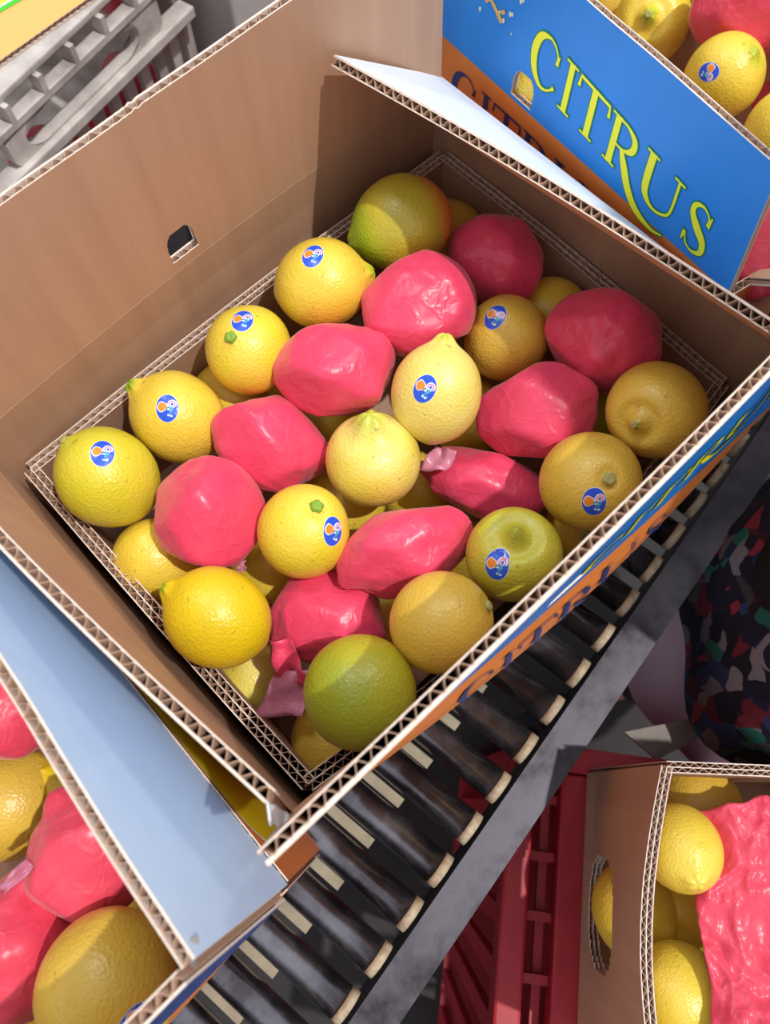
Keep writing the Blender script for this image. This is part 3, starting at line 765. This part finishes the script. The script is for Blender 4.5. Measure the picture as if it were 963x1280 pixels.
PK('P7', 674, 516, 76, 58, -8, 'pink parcel half sunlit beside the lemon with a large tilted sticker', 23)
PK('P8', 612, 607, 88, 46, 14, 'shiny pink parcel with a twisted left end, behind the greenish dimpled lemon', 27, twist=(-1, .0, .15), depth=1.0,
   tails=[([at(525, 588, .004), at(545, 557, .006), at(572, 566, .010), at(558, 590, .008)], PAPER_PALE)])
PK('P9', 505, 690, 86, 56, -18, 'shiny pink parcel with long creases in the front half of the tray', 31, twist=(-.9, .3, .1))
PK('P10', 410, 775, 74, 60, 12, 'pink parcel with a loose purple paper end hanging by the front corner', 36, twist=(-.7, .75, .1),
   tails=[([at(345, 838, -.012), at(388, 838, -.005), at(381, 894, -.02), at(317, 897, -.025)], PAPER_PALE), ([at(336, 800, .0), at(366, 800, .006), at(392, 860, -.01), at(345, 845, -.012)], PAPER)])

# ------------------------------------------------------------------ carton behind on the right: CITRUS panel
CA, CB, CC, CD = (.247, .30), (.56, .25), (.53, -.165), (.212, -.105)
ax = np.array((.212, -.102)); 
root, P = carton('carton with blue CITRUS flap standing behind the far end of the middle carton', (.39, .08, ZB), (CD, CA, CB, CC), ZB, ZC + .006,
    ({'wall': ORANGE_PRINT, 'flap': BLUE_PRINT, 'rim': ((.219, -.088, .146), (.272, .30, .146)), 'hole': ((.204 - .011) / .406, (.204 + .010) / .406, .03, .24), 'rim_bow': (-.003, 0, 0)},
     {'wall': ORANGE_PRINT, 'flap': WHITE_PRINT, 'rim': ((.25, .36, .15), (.58, .31, .15))},
     {'wall': ORANGE_PRINT, 'flap': BLUE_PRINT, 'rim': ((.60, .25, .16), (.58, -.165, .16))},
     {'wall': ORANGE_PRINT, 'flap': KRAFT, 'rim': ((.55, -.215, .090), (.245, -.150, .075)), 'c1': (.226, -.107, ZC + .006)}),
    ((0, 0, 0), (0, .003, 0), (.003, 0, 0), (0, -.003, 0)), ((-1, 0, 0), (0, 1, 0), (1, 0, 0), (0, -1, 0)))
p, s, L, H = P['flap0']; ink = Ink(s, L, H, (-1, 0, 0), .0033, L, -1)
print_citrus(p, ink, L - .203, .025, BRIGHT_YELLOW, LETTER_GREEN, slope=-.115)
V, F = [], []
rg = random.Random(3)
ink.stroke(V, F, [(L - .262, .060, .004), (L - .252, .050, .0024), (L - .243, .045, .003), (L - .235, .0405, .0036)], .0004)
ink.stroke(V, F, [(L - .253, .047, .005), (L - .251, .045, .005)], .0005); ink.stroke(V, F, [(L - .236, .048, .004), (L - .2345, .046, .004)], .0005)
obj('splash_print', V, F, GOLD_INK, p)
V, F = [], []
for q in range(26):
    x = L - .245 + rg.uniform(-.03, .028); y = .05 + rg.uniform(-.014, .016); r = rg.uniform(.0005, .0014)
    ink.poly(V, F, [(x + r * math.cos(a), y + 1.4 * r * math.sin(a)) for a in [PI * i / 4 for i in range(8)]], .0004)
obj('splash_drops', V, F, PALE_INK, p)
p, s, L, H = P['wall0']; ink = Ink(s, L, H, (-1, 0, 0), .0031, L, -1)
print_citrus(p, ink, L - .275, H - .047, LETTER_BLUE)
tray('brown tray inside the CITRUS carton, filled with lemons and pink paper', (.385, .08, -.175), ((.258, .285), (.545, .24), (.518, -.152), (.224, -.098)), .012, -.178, -.125, ((0, 0, 0),) * 4)
G2 = 'lemons in the CITRUS carton'
lemon(sized(815, 28, 47, .036), .036, 815, 28, (-.1, -.15, .95), 'yellow', 'yellow lemon with ringed stem end up, beyond the top edge of the blue CITRUS flap', k=1.0, nip=.1, nw=.2, dim=.12, dw=.34, stem=.10, group=G2)
lemon(sized(904, 97, 48, .033), .033, 904, 97, (.55, -.5, .66), 'yellow', 'yellow lemon with sideways blue sticker beside the CITRUS flap', k=1.06, nip=.10, nw=.15, stick=(886, 90, 1.75), group=G2)
lemon(sized(985, 165, 52, .034), .034, 985, 165, (-.3, .5, -.6), 'yellow', 'yellow lemon cut by the right edge of the frame, below the sideways stickered lemon', k=1.06, group=G2)
lemon(sized(762, 8, 44, .036), .036, 762, 8, (-.3, .5, -.6), 'ochre', 'lemon at the very top edge of the frame behind the CITRUS flap', k=1.06, group=G2)
lemon((.264, .104, .046), .033, 640, 118, (.3, .5, -.6), 'yellow', 'lemon seen through the hand hole of the blue CITRUS flap', k=1.06, group=G2)
def PKS(px, py, rpx, R, rx, ry, rot, label, seed, group, mat=PAPER_RED, **kw):
    a = math.radians(rot); s = R / rpx
    d1, r, d = img_dir(px, py, math.cos(a), math.sin(a), 0); d2, _, _ = img_dir(px, py, -math.sin(a), math.cos(a), 0); d3, _, _ = img_dir(px, py, 0, 0, 1)
    return wrapped(sized(px, py, rpx, R), [d1 * rx * s, d2 * ry * s, d3 * min(rx, ry) * s], label, seed, mat=mat, group=group, **kw)
G3 = 'red paper parcels in the CITRUS carton'
PKS(940, 8, 60, .0415, 72, 58, 20, 'red paper parcel at the top right behind the two lemons of the CITRUS carton', 41, G3)
PKS(990, 112, 52, .040, 58, 52, 20, 'red paper parcel at the right edge of the frame beside the sideways stickered lemon', 42, G3)
PKS(960, 300, 66, .036, 62, 72, 30, 'dark red paper parcel at the torn end of the CITRUS flap', 43, G3, twist=(.4, .5, .6))

# ------------------------------------------------------------------ carton in front on the left
BA, BB, BC, BD = (-.640, .150), (-.226, .140), (-.231, -.170), (-.645, -.172)
root, P = carton('carton at the lower left with pale end flap above a yellow and orange panel', (-.44, -.01, ZB), (BA, BB, BC, BD), ZB, ZC,
    ({'wall': ORANGE_PRINT, 'flap': NAVY_PRINT, 'rim': ((-.64, .165, .165), (-.245, .155, .165))},
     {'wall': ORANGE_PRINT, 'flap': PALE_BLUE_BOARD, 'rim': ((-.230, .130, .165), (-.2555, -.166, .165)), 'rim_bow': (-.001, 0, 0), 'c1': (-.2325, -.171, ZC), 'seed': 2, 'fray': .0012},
     {'wall': ORANGE_PRINT, 'flap': NAVY_PRINT, 'rim': ((-.262, -.1675, .158), (-.645, -.170, .163)), 'c0': (-.235, -.1725, ZC), 'seed': 4},
     {'wall': ORANGE_PRINT, 'flap': WHITE_PRINT, 'rim': ((-.655, -.166, .165), (-.65, .15, .165))}),
    ((0, .003, 0), (.004, 0, 0), (0, -.008, 0), (-.003, 0, 0)), ((0, 1, 0), (1, 0, 0), (0, -1, 0), (-1, 0, 0)))
p, s, L, H = P['wall1']; ink = Ink(s, L, H, (1, 0, 0), .0031, 0, 1)
def rrect(x0, x1, y0, y1, r):
    o = []
    for cx, cy, a0 in ((x1 - r, y1 - r, 0), (x0 + r, y1 - r, 90), (x0 + r, y0 + r, 180), (x1 - r, y0 + r, 270)):
        for k in range(6): a = math.radians(a0 + k * 18); o.append((cx + r * math.cos(a), cy + r * math.sin(a)))
    return o
V, F = [], []; ink.poly(V, F, rrect(.03, .292, .035, H - .002, .03), .0003); obj('white_line', V, F, LINE_WHITE, p)
V, F = [], []; ink.poly(V, F, rrect(.033, .289, .038, H - .002, .028), .0006); obj('yellow_panel', V, F, YELLOW_PRINT, p)
# torn corner of the white flap
V = [at(240, 1206, .160), at(232, 1178, .163), at(250, 1168, .158), at(246, 1212, .150)]
obj('torn_corner', [v + Vector((0, 0, .001)) for v in V], [(0, 1, 2, 3)], GREY_BOARD, P['flap1'][0])
tray('tray inside the lower left carton holding large lemons and pink parcels', (-.43, -.01, -.175), ((-.628, .136), (-.243, .127), (-.248, -.157), (-.632, -.16)), -.06, -.178, -.13, ((0, 0, 0),) * 4)
G4 = 'lemons in the lower left carton'
lemon(sized(135, 1232, 84, .0335), .0335, 135, 1232, (.1, .75, -.5), 'ochre', 'large golden lemon with a sticker at its foot, in the lower left carton', k=1.08, stick=(170, 1278, .5), group=G4)
lemon(sized(15, 1005, 64, .0335), .0335, 15, 1005, (-.3, .75, -.5), 'ochre', 'golden lemon between pink parcels at the left edge of the frame', k=1.08, group=G4)
lemon(sized(102, 985, 54, .029), .029, 102, 985, (-.75, -.25, .5), 'deep_yellow', 'lemon whose yellow green nipple peeks out behind the white end flap', k=1.08, nip=.16, group=G4)
lemon(sized(50, 1075, 50, .033), .033, 50, 1075, (-.3, .75, -.5), 'yellow', 'buried yellow lemon between the parcels of the lower left carton', k=1.05, group=G4)
lemon(sized(205, 1160, 52, .029), .029, 205, 1160, (-.3, .75, -.5), 'yellow', 'yellow lemon squeezed against the white end flap above the large golden lemon', k=1.05, group=G4)
lemon(sized(45, 1325, 66, .0335), .0335, 45, 1325, (-.3, .75, -.5), 'yellow', 'yellow lemon at the bottom left corner of the frame', k=1.05, group=G4)
G5 = 'pink parcels in the lower left carton'
PKS(112, 1068, 74, .033, 74, 84, -15, 'pink parcel with a folded top corner beside the white end flap', 51, G5, twist=(-.5, -.9, .1))
PKS(28, 1185, 80, .035, 76, 90, 0, 'pink parcel with a pale torn paper edge at the left edge of the frame', 53, G5, twist=(-.1, -.9, .6),
    tails=[([at(-4, 1108, .04), at(30, 1074, .04), at(44, 1084, .036), at(8, 1118, .04)], PAPER_PALE)])
PKS(-5, 882, 74, .034, 84, 66, 20, 'pink parcel furthest back in the lower left carton', 55, G5)

# ------------------------------------------------------------------ box on the right, beside the conveyor
ZR, ZBB = -.080, -.283
b0 = Vector((-.010, -.296)); b1 = Vector((-.172, -.428)); dE = (b0 - b1).normalized(); dW = Vector((.70, -.714))
b2 = b1 + dW * .175; b3 = b0 + dW * .175
root = thing('fruit_box', ((b0 + b2).x / 2, (b0 + b2).y / 2, ZBB), 'brown double walled box of lemons at the lower right, with an oval hand hole', 'box')
LB = (b0 - b1).length
cs = [b1, b0, b3, b2]
for i in range(4):
    a, b = cs[i], cs[(i + 1) % 4]; L = (b - a).length; n = (b - a).orthogonal().normalized(); mid = (b0 + b2) / 2; o = (a + b) / 2 - mid
    s = bil((a.x, a.y, ZBB), (b.x, b.y, ZBB), (b.x, b.y, ZR), (a.x, a.y, ZR), None, ((0, 0, 0), ((-dW.x * .013, -dW.y * .013, 0) if i == 0 else (0, 0, 0))))
    board('side_wall', s, root, (o.x, o.y, 0), KRAFT, KRAFT, L, ZR - ZBB, t=.0072, plies=2, pitch=.0072, seed=60 + i, fray=.0005,
          hole=(.28, .68, .16, .60, 1) if i == 0 else None)
m = MB(); 
board('bottom', bil((b2.x, b2.y, ZBB + .003), (b3.x, b3.y, ZBB + .003), (b0.x, b0.y, ZBB + .003), (b1.x, b1.y, ZBB + .003)), root, (0, 0, -1), KRAFT, KRAFT, LB, .175, fray=0, nu=5, nv=4)
G6 = 'lemons in the lower right box'
lemon(sized(872, 1010, 54, .034), .034, 872, 1010, (.3, .75, -.5), 'ochre', 'golden lemon in the near corner of the lower right box', k=1.05, group=G6)
lemon(sized(852, 1060, 50, .028), .028, 852, 1060, (.20, .62, .72), 'yellow_greentip', 'bright yellow lemon with a green nipple facing up in the lower right box', k=1.1, nip=.16, nw=.28, group=G6)
lemon(sized(850, 1135, 47, .030), .030, 850, 1135, (.3, .2, -.5), 'yellow', 'yellow lemon at the inside wall below the green nippled one, lower right box', k=1.05, group=G6)
lemon(sized(848, 1245, 60, .034), .034, 848, 1245, (.3, .2, -.5), 'yellow', 'large yellow lemon at the bottom edge of the frame in the lower right box', k=1.05, group=G6)
lemon(sized(905, 1190, 50, .034), .034, 905, 1190, (.3, .2, -.5), 'green_dimple', 'shaded lemon half under the pink sheet in the lower right box', k=1.05, group=G6)
lemon(sized(905, 1290, 50, .030), .030, 905, 1290, (.3, .2, -.5), 'yellow', 'lemon under the edge of the pink sheet at the bottom of the frame', k=1.05, group=G6)
hc = Vector(((b0.x + b1.x) / 2, (b0.y + b1.y) / 2, 0)) + Vector((dW.x, dW.y, 0)) * .017
lemon((hc.x, hc.y, -.200), .033, 770, 1110, (.0, .9, .2), 'yellow_greentip', 'lemon with green nipple seen through the oval hand hole of the brown box', k=1.12, nip=.18, group=G6)
# big loose sheet of pink paper lying over the fruit
c00 = at(872, 1012, -.112); c10 = at(1015, 978, -.105); c11 = at(1060, 1330, -.105); c01 = at(886, 1330, -.105)
V, F = [], []; n = 90
for i in range(n):
    for j in range(n):
        u, v = i / (n - 1), j / (n - 1); q = (c00.lerp(c10, u)).lerp(c01.lerp(c11, u), v)
        cr = MN.ridged_multi_fractal(Vector((u * 2.6, v * 3.4, 3.3)), 1.0, 2.1, 4, 1.0, 2.0)
        z = .022 * math.sin(PI * min(u * 1.1 + .02, 1)) ** .6 * (.7 + .3 * math.sin(2.4 * PI * v + .4)) + .0075 * (cr - 1.0) - .008
        q = q + Vector((dE.x, dE.y, 0)) * .010 * MN.noise(Vector((u * 4, v * 4, 1))) + Vector((dW.x, dW.y, 0)) * .008 * MN.noise(Vector((.5, v * 5, 4))) * (1 - u)
        V.append(q + Vector((0, 0, z)))
for i in range(n - 1):
    for j in range(n - 1): F.append((i * n + j, (i + 1) * n + j, (i + 1) * n + j + 1, i * n + j + 1))
o = obj('paper_sheet', V, F, PAPER_RED, None, True); sm = o.modifiers.new('thick', 'SOLIDIFY'); sm.thickness = .0004
tag(o, 'large crumpled pink paper sheet spread over the lemons of the lower right box', 'paper')

# ------------------------------------------------------------------ red crate under that box
Mz = Matrix.Translation(Vector((b0.x - dE.x * .178, b0.y - dE.y * .178, 0))) @ Matrix.Rotation(math.atan2(dE.y, dE.x), 4, 'Z')
crate = thing('red_crate', (Mz.translation.x, Mz.translation.y, -.76), 'red ventilated plastic crate standing under the brown box', 'crate')
ZT = ZBB - .002
CL, X0, X1 = .40, -.15, .075              # crate's local x along dE, y across (towards the conveyor is +)
def cbox(mb, x, y, z, sx, sy, sz): mb.box((x, y, z), (sx, sy, sz), Mz)
m = MB(); cbox(m, 0, X1 - .012, ZT - .016, CL, .024, .032); cbox(m, 0, X0 + .012, ZT - .016, CL, .024, .032)
cbox(m, CL / 2 - .012, (X0 + X1) / 2, ZT - .016, .024, X1 - X0 - .05, .032); cbox(m, -CL / 2 + .012, (X0 + X1) / 2, ZT - .016, .024, X1 - X0 - .05, .032)
cbox(m, 0, .012, ZT - .012, CL - .05, .030, .024)
m.build('top_frame', RED_PLASTIC, crate, bevel=.003)
for k in range(7):
    m = MB(); cbox(m, -CL / 2 + .05 + k * .05, (X0 + X1) / 2, ZT - .020, .008, X1 - X0 - .05, .010); m.build('cross_bar', RED_PLASTIC, crate)
for k in range(3):
    m = MB(); cbox(m, 0, X1 - .040 - k * .09, ZT - .031, CL - .05, .008, .010); m.build('long_bar', RED_PLASTIC, crate)
for k in range(9):
    m = MB(); cbox(m, -CL / 2 + .02 + k * .045, X1 - .006, -.52, .018, .008, .46); m.build('side_slat', RED_PLASTIC, crate)
m = MB(); cbox(m, 0, X0 + .008, -.52, CL, .010, .46); cbox(m, CL / 2 - .005, (X0 + X1) / 2, -.52, .008, X1 - X0 - .03, .46); cbox(m, -CL / 2 + .005, (X0 + X1) / 2, -.52, .008, X1 - X0 - .03, .46)
m.build('side_panel', RED_PLASTIC, crate)
m = MB(); cbox(m, 0, (X0 + X1) / 2, -.752, CL, X1 - X0, .014); m.build('base_frame', RED_PLASTIC, crate)

# scrap of grey board beside the box
V = [at(781, 915, -.30), at(846, 902, -.29), at(905, 890, -.29), at(905, 905, -.30), at(822, 950, -.31)]
lo = [v - Vector((0, 0, .004)) for v in V]
o = obj('cardboard_scrap', V + lo, [(0, 1, 2, 3, 4), (9, 8, 7, 6, 5)] + [(i, i + 5, (i + 1) % 5 + 5, (i + 1) % 5) for i in range(5)], GREY_BOARD)
tag(o, 'grey scrap of cardboard lying below the pink hem beside the brown box', 'cardboard')

# ------------------------------------------------------------------ grey crate behind the left back flap
ca = math.radians(14); MG = Matrix.Translation((.07, .55, 0)) @ Matrix.Rotation(ca, 4, 'Z')
gc = thing('grey_crate', (.07, .55, -.4), 'dirty grey plastic crate with a hand slot and slatted side behind the tall brown flap', 'crate')
def gbox(mb, x, y, z, sx, sy, sz): mb.box((x, y, z), (sx, sy, sz), MG)
TOP = -.078; GX0, GX1 = -.38, .185; GC = (GX0 + GX1) / 2; GL = GX1 - GX0
m = MB(); gbox(m, GC, .012, TOP - .004, GL, .034, .008); gbox(m, GC, .34, TOP - .004, GL, .034, .008); gbox(m, GX0 + .012, .176, TOP - .004, .024, .294, .008); gbox(m, GX1 - .012, .176, TOP - .004, .024, .294, .008)
m.build('top_rim', GREY_PLASTIC, gc, bevel=.002)
# handle plate with an oval slot, upper and lower rails
def slot_plate(x0, x1, z0, z1, sx0, sx1, sz0, sz1, y, th):
    V, F = [], []; n = 32; cx, cz = (sx0 + sx1) / 2, (sz0 + sz1) / 2
    r = (sz1 - sz0) / 2; inner = []
    for k in range(n):
        a = 2 * PI * (k + .5) / n; ox = (sx1 - r) if math.cos(a) > 0 else (sx0 + r); inner.append((ox + r * math.cos(a), cz + r * math.sin(a)))
    outer = []
    for k in range(n):
        a = 2 * PI * (k + .5) / n; dx, dz = math.cos(a), math.sin(a)
        f = min(((x1 - cx) if dx > 0 else (cx - x0)) / abs(dx), ((z1 - cz) if dz > 0 else (cz - z0)) / abs(dz)); outer.append((cx + dx * f, cz + dz * f))
    for yy in (y, y + th):
        for p in inner + outer: V.append(MG @ Vector((p[0], yy, p[1])))
    for k in range(n):
        j = (k + 1) % n
        F.append((k, n + k, n + j, j)); F.append((2 * n + k, 2 * n + j, 3 * n + j, 3 * n + k)); F.append((k, j, 2 * n + j, 2 * n + k)); F.append((n + k, 3 * n + k, 3 * n + j, n + j))
    return V, F
V, F = slot_plate(-.098, .140, TOP - .082, TOP - .030, -.074, .104, TOP - .067, TOP - .036, -.010, .014)
obj('handle_plate', V, F, GREY_PLASTIC, gc)
m = MB(); gbox(m, GC, -.006, TOP - .077, GL, .022, .013); m.build('lower_rail', GREY_PLASTIC, gc, bevel=.002)
m = MB(); gbox(m, GC, -.004, TOP - .0295, GL, .016, .007); m.build('upper_rail', GREY_PLASTIC, gc)
for k in range(12):
    m = MB(); gbox(m, GX0 + .02 + k * .047, -.004, TOP - .017, .006, .016, .019); m.build('rib', GREY_PLASTIC, gc)
for k in range(22):
    m = MB(); gbox(m, GX0 + .012 + k * .0262, .004, TOP - .185, .0135, .008, .205); m.build('slat', GREY_PLASTIC, gc)
m = MB(); gbox(m, GC, .176, TOP - .29, GL, .35, .010); m.build('crate_floor', GREY_PLASTIC, gc)
for x, y, sx, sy in ((GC, .350, GL, .008), (GX0 + .004, .176, .008, .33), (GX1 - .004, .176, .008, .33)):
    m = MB(); gbox(m, x, y, TOP - .15, sx, sy, .27); m.build('side_panel', GREY_PLASTIC, gc)
G7 = 'red parcels inside the grey crate'
for x, z, lb in ((-.035, -.150, 'red paper parcel behind the slats under the left end of the hand slot'), (.045, -.165, 'red paper parcel low behind the slats under the middle of the hand slot'),
                 (.118, -.155, 'red paper parcel behind the slats under the right end of the hand slot'), (.150, -.052, 'red paper parcel at the right end of the grey crate, above its lower rail'),
                 (-.11, -.16, 'red paper parcel behind the slats at the left frame edge')):
    q = MG @ Vector((x, .052, TOP + z)); wrapped(q, [(.036, 0, 0), (0, .036, 0), (0, 0, .036)], lb, 70 + int(x * 100), mat=PAPER_RED, group=G7)
# pale block that carries the crate and shows beyond its right end
pl = MB(); pl.box((-.08, .20, -.5675), (.54, .44, .383), MG)
tag(pl.build('dark_stand', mottled('dark_stand', srgb(52, 46, 48), srgb(66, 60, 62), 12, .8), None, bevel=.004), 'dark stand under the dirty grey crate', 'stand')
pl = MB(); pl.box((.36, .16, -.42), (.30, .42, .66), MG)
tag(pl.build('pale_block', mottled('pale_block', srgb(166, 162, 162), srgb(190, 186, 186), 12, .7), None, bevel=.004), 'pale grey block right of the dirty grey crate', 'block')

# carton lid in the top left corner with yellow, green and orange print
lc = thing('printed_carton', (-.0, .70, -.078), 'printed carton with yellow, green and orange design in the top left corner of the frame', 'carton')
q = [at(-40, 108, -.0745), at(130, -12, -.0745)]; dl = (q[1] - q[0]).normalized(); dn = Vector((-dl.y, dl.x, 0))
a, b = q[0] - dl * .05, q[1] + dl * .05
s = bil(a, b, b + dn * .22, a + dn * .22); Ll = (b - a).length
pn = board('lid_panel', s, lc, (0, 0, 1), KRAFT, plain('lid_orange', srgb(240, 170, 96), .4), Ll, .22, fray=0, nu=10)
pn['label'] = 'orange printed top panel'
ink = Ink(s, Ll, .22, (0, 0, 1), .0031, 0, 1)
V, F = [], []; ink.stroke(V, F, [(.00, .060, .006), (.10, .054, .006), (.18, .046, .007), (.26, .030, .008)], .0004); obj('green_band', V, F, GREEN_INK, pn)
V, F = [], []; ink.poly(V, F, [(.0, .061), (.10, .056), (.18, .049), (.25, .035), (.25, .2), (0, .2)], .0003); obj('yellow_field', V, F, plain('lid_yellow', srgb(248, 240, 40), .4), pn)
V, F = [], []; ink.stroke(V, F, [(.06, .0595, .0012), (.12, .0560, .0022), (.18, .0505, .0022), (.22, .044, .0012)], .0006); obj('white_stroke', V, F, LINE_WHITE, pn)

# ------------------------------------------------------------------ person standing beside the conveyor
def floral():
    t = NT('floral_cloth'); co = t.coord()
    vo = t.n('ShaderNodeTexVoronoi'); vo.inputs['Scale'].default_value = 58; vo.inputs['Randomness'].default_value = 1
    ds = t.n('ShaderNodeVectorMath', operation='ADD'); nz = t.n('ShaderNodeTexNoise'); nz.inputs['Scale'].default_value = 22
    sc = t.n('ShaderNodeVectorMath', operation='SCALE'); sc.inputs['Scale'].default_value = .05
    t.l(co, nz.inputs['Vector']); t.l(nz.outputs['Color'], sc.inputs[0]); t.l(co, ds.inputs[0]); t.l(sc.outputs[0], ds.inputs[1]); t.l(ds.outputs[0], vo.inputs['Vector'])
    sp = t.n('ShaderNodeSeparateColor'); t.l(vo.outputs['Color'], sp.inputs[0])
    c = t.ramp(sp.outputs[0], [(0.0, srgb(30, 32, 52)), (.42, srgb(36, 40, 66)), (.5, srgb(60, 84, 150)), (.6, srgb(24, 26, 40)), (.74, srgb(170, 60, 80)), (.8, srgb(30, 30, 46)), (.88, srgb(150, 150, 160)), (.94, srgb(40, 120, 110))])
    t.base(c); t.set(Roughness=.8); return t.m
FLORAL = floral()
PINK_CLOTH = mottled('pink_cloth', srgb(240, 206, 230), srgb(246, 216, 236), 20, .85)
TEAL_CLOTH = mottled('teal_border', srgb(40, 130, 120), srgb(60, 150, 150), 60, .85)
DARK_CLOTH = plain('dark_cloth', srgb(36, 34, 44), .85)
SKIN_ = plain('skin', srgb(150, 102, 76), .5)
HAIR = plain('hair', srgb(22, 18, 18), .5)
PX, PY = .292, -.378
per = thing('person', (PX, PY, -.76), 'person in a dark floral tunic over a pink underskirt standing by the conveyor', 'person')
def lathe(name, prof, mat, folds=0, amp=0, sx=1.0, sy=1.0, seg=64, ph=0):
    V, F = [], []
    for z, r, dx, dy in prof:
        f = max(0, min(1, (prof[-1][0] - z) / (prof[-1][0] - prof[0][0])))
        for j in range(seg):
            t = 2 * PI * j / seg; rr = r * (1 + amp * f * math.sin(folds * t + ph + 2 * z))
            V.append((PX + dx + math.cos(t) * rr * sx, PY + dy + math.sin(t) * rr * sy, z))
    for i in range(len(prof) - 1):
        for j in range(seg): k = (j + 1) % seg; F.append((i * seg + j, i * seg + k, (i + 1) * seg + k, (i + 1) * seg + j))
    o = obj(name, V, F, mat, per, True); sm = o.modifiers.new('thick', 'SOLIDIFY'); sm.thickness = .003; return o
lathe('tunic', [(-.262, .172, -.022, -.004), (-.20, .164, -.014, -.002), (-.10, .146, .004, 0), (.05, .140, .012, -.004), (.16, .130, .02, -.01), (.27, .116, .026, -.012), (.40, .128, .03, -.016), (.52, .140, .032, -.018), (.60, .125, .034, -.02), (.645, .06, .036, -.02)], FLORAL, 7, .05, 1.08, .95, ph=1)
lathe('underskirt', [(-.400, .150, -.040, .018), (-.34, .142, -.030, .012), (-.23, .128, -.005, 0), (-.12, .12, .004, 0)], PINK_CLOTH, 5, .05, 1.05, .9, ph=2.4)
# body: one continuous skinned surface
bm = bmesh.new(); sk = {}
J = {'pelvis': (0, 0, .12, .10), 'chest': (.03, -.018, .42, .105), 'neck': (.036, -.02, .63, .05), 'head0': (.03, -.015, .70, .06), 'head1': (.024, -.01, .79, .088), 'head2': (.026, -.01, .86, .06),
     'hipL': (-.06, .05, .06, .08), 'kneeL': (-.055, .055, -.32, .055), 'ankL': (-.05, .055, -.70, .035), 'toeL': (-.15, .11, -.73, .028),
     'hipR': (.07, -.05, .06, .08), 'kneeR': (.075, -.045, -.32, .055), 'ankR': (.08, -.045, -.70, .035), 'toeR': (-.02, .01, -.73, .028),
     'shL': (-.06, .12, .57, .045), 'elL': (-.02, .20, .32, .036), 'wrL': (-.06, .22, .08, .024), 'shR': (.13, -.15, .57, .045), 'elR': (.17, -.20, .32, .036), 'wrR': (.12, -.18, .08, .024)}
E_ = [('pelvis', 'chest'), ('chest', 'neck'), ('neck', 'head0'), ('head0', 'head1'), ('head1', 'head2'), ('pelvis', 'hipL'), ('hipL', 'kneeL'), ('kneeL', 'ankL'), ('ankL', 'toeL'),
      ('pelvis', 'hipR'), ('hipR', 'kneeR'), ('kneeR', 'ankR'), ('ankR', 'toeR'), ('chest', 'shL'), ('shL', 'elL'), ('elL', 'wrL'), ('chest', 'shR'), ('shR', 'elR'), ('elR', 'wrR')]
for s in 'LR':
    w = J['wr' + s]
    for q in range(5):
        J['f%d%s' % (q, s)] = (w[0] - .012 + .011 * (q - 2), w[1] + .01 * (q - 2), w[2] - (.05 if q else .03), .009)
        J['g%d%s' % (q, s)] = (w[0] - .02 + .012 * (q - 2), w[1] + .011 * (q - 2), w[2] - (.085 + .01 * (q in (2, 3)) if q else .055), .008)
        E_ += [('wr' + s, 'f%d%s' % (q, s)), ('f%d%s' % (q, s), 'g%d%s' % (q, s))]
keys = list(J); me = bpy.data.meshes.new('body')
me.from_pydata([(J[k][0], J[k][1], J[k][2] + .76) for k in keys], [(keys.index(a), keys.index(b)) for a, b in E_], [])
body = bpy.data.objects.new('body', me); COL.objects.link(body); body.parent = per
sm = body.modifiers.new('skin', 'SKIN')
for i, k in enumerate(keys): me.skin_vertices[0].data[i].radius = (J[k][3], J[k][3])
me.skin_vertices[0].data[0].use_root = True
body.modifiers.new('sub', 'SUBSURF').levels = 1; me.materials.append(SKIN_)
V, F = [], []
for i in range(13):
    for j in range(24):
        t = PI * .62 * i / 12; f = 2 * PI * j / 24
        V.append((PX + .034 + .098 * math.sin(t) * math.cos(f), PY - .014 + .098 * math.sin(t) * math.sin(f), .79 + .10 * math.cos(t) - (.03 if math.cos(f) > 0 else 0) * math.sin(t)))
for i in range(12):
    for j in range(24): k = (j + 1) % 24; F.append((i * 24 + j, (i + 1) * 24 + j, (i + 1) * 24 + k, i * 24 + k))
obj('hair', V, F, HAIR, per, True)
for s in 'LR':
    h, k, a = J['hip' + s], J['knee' + s], J['ank' + s]; m = MB(); o3 = Vector((PX, PY, 0))
    m.cyl(o3 + Vector(h[:3]), o3 + Vector(k[:3]), .092, 24, .07); m.cyl(o3 + Vector(k[:3]), o3 + Vector(a[:3]), .07, 24, .05); m.build('trouser_leg', DARK_CLOTH, per, True)
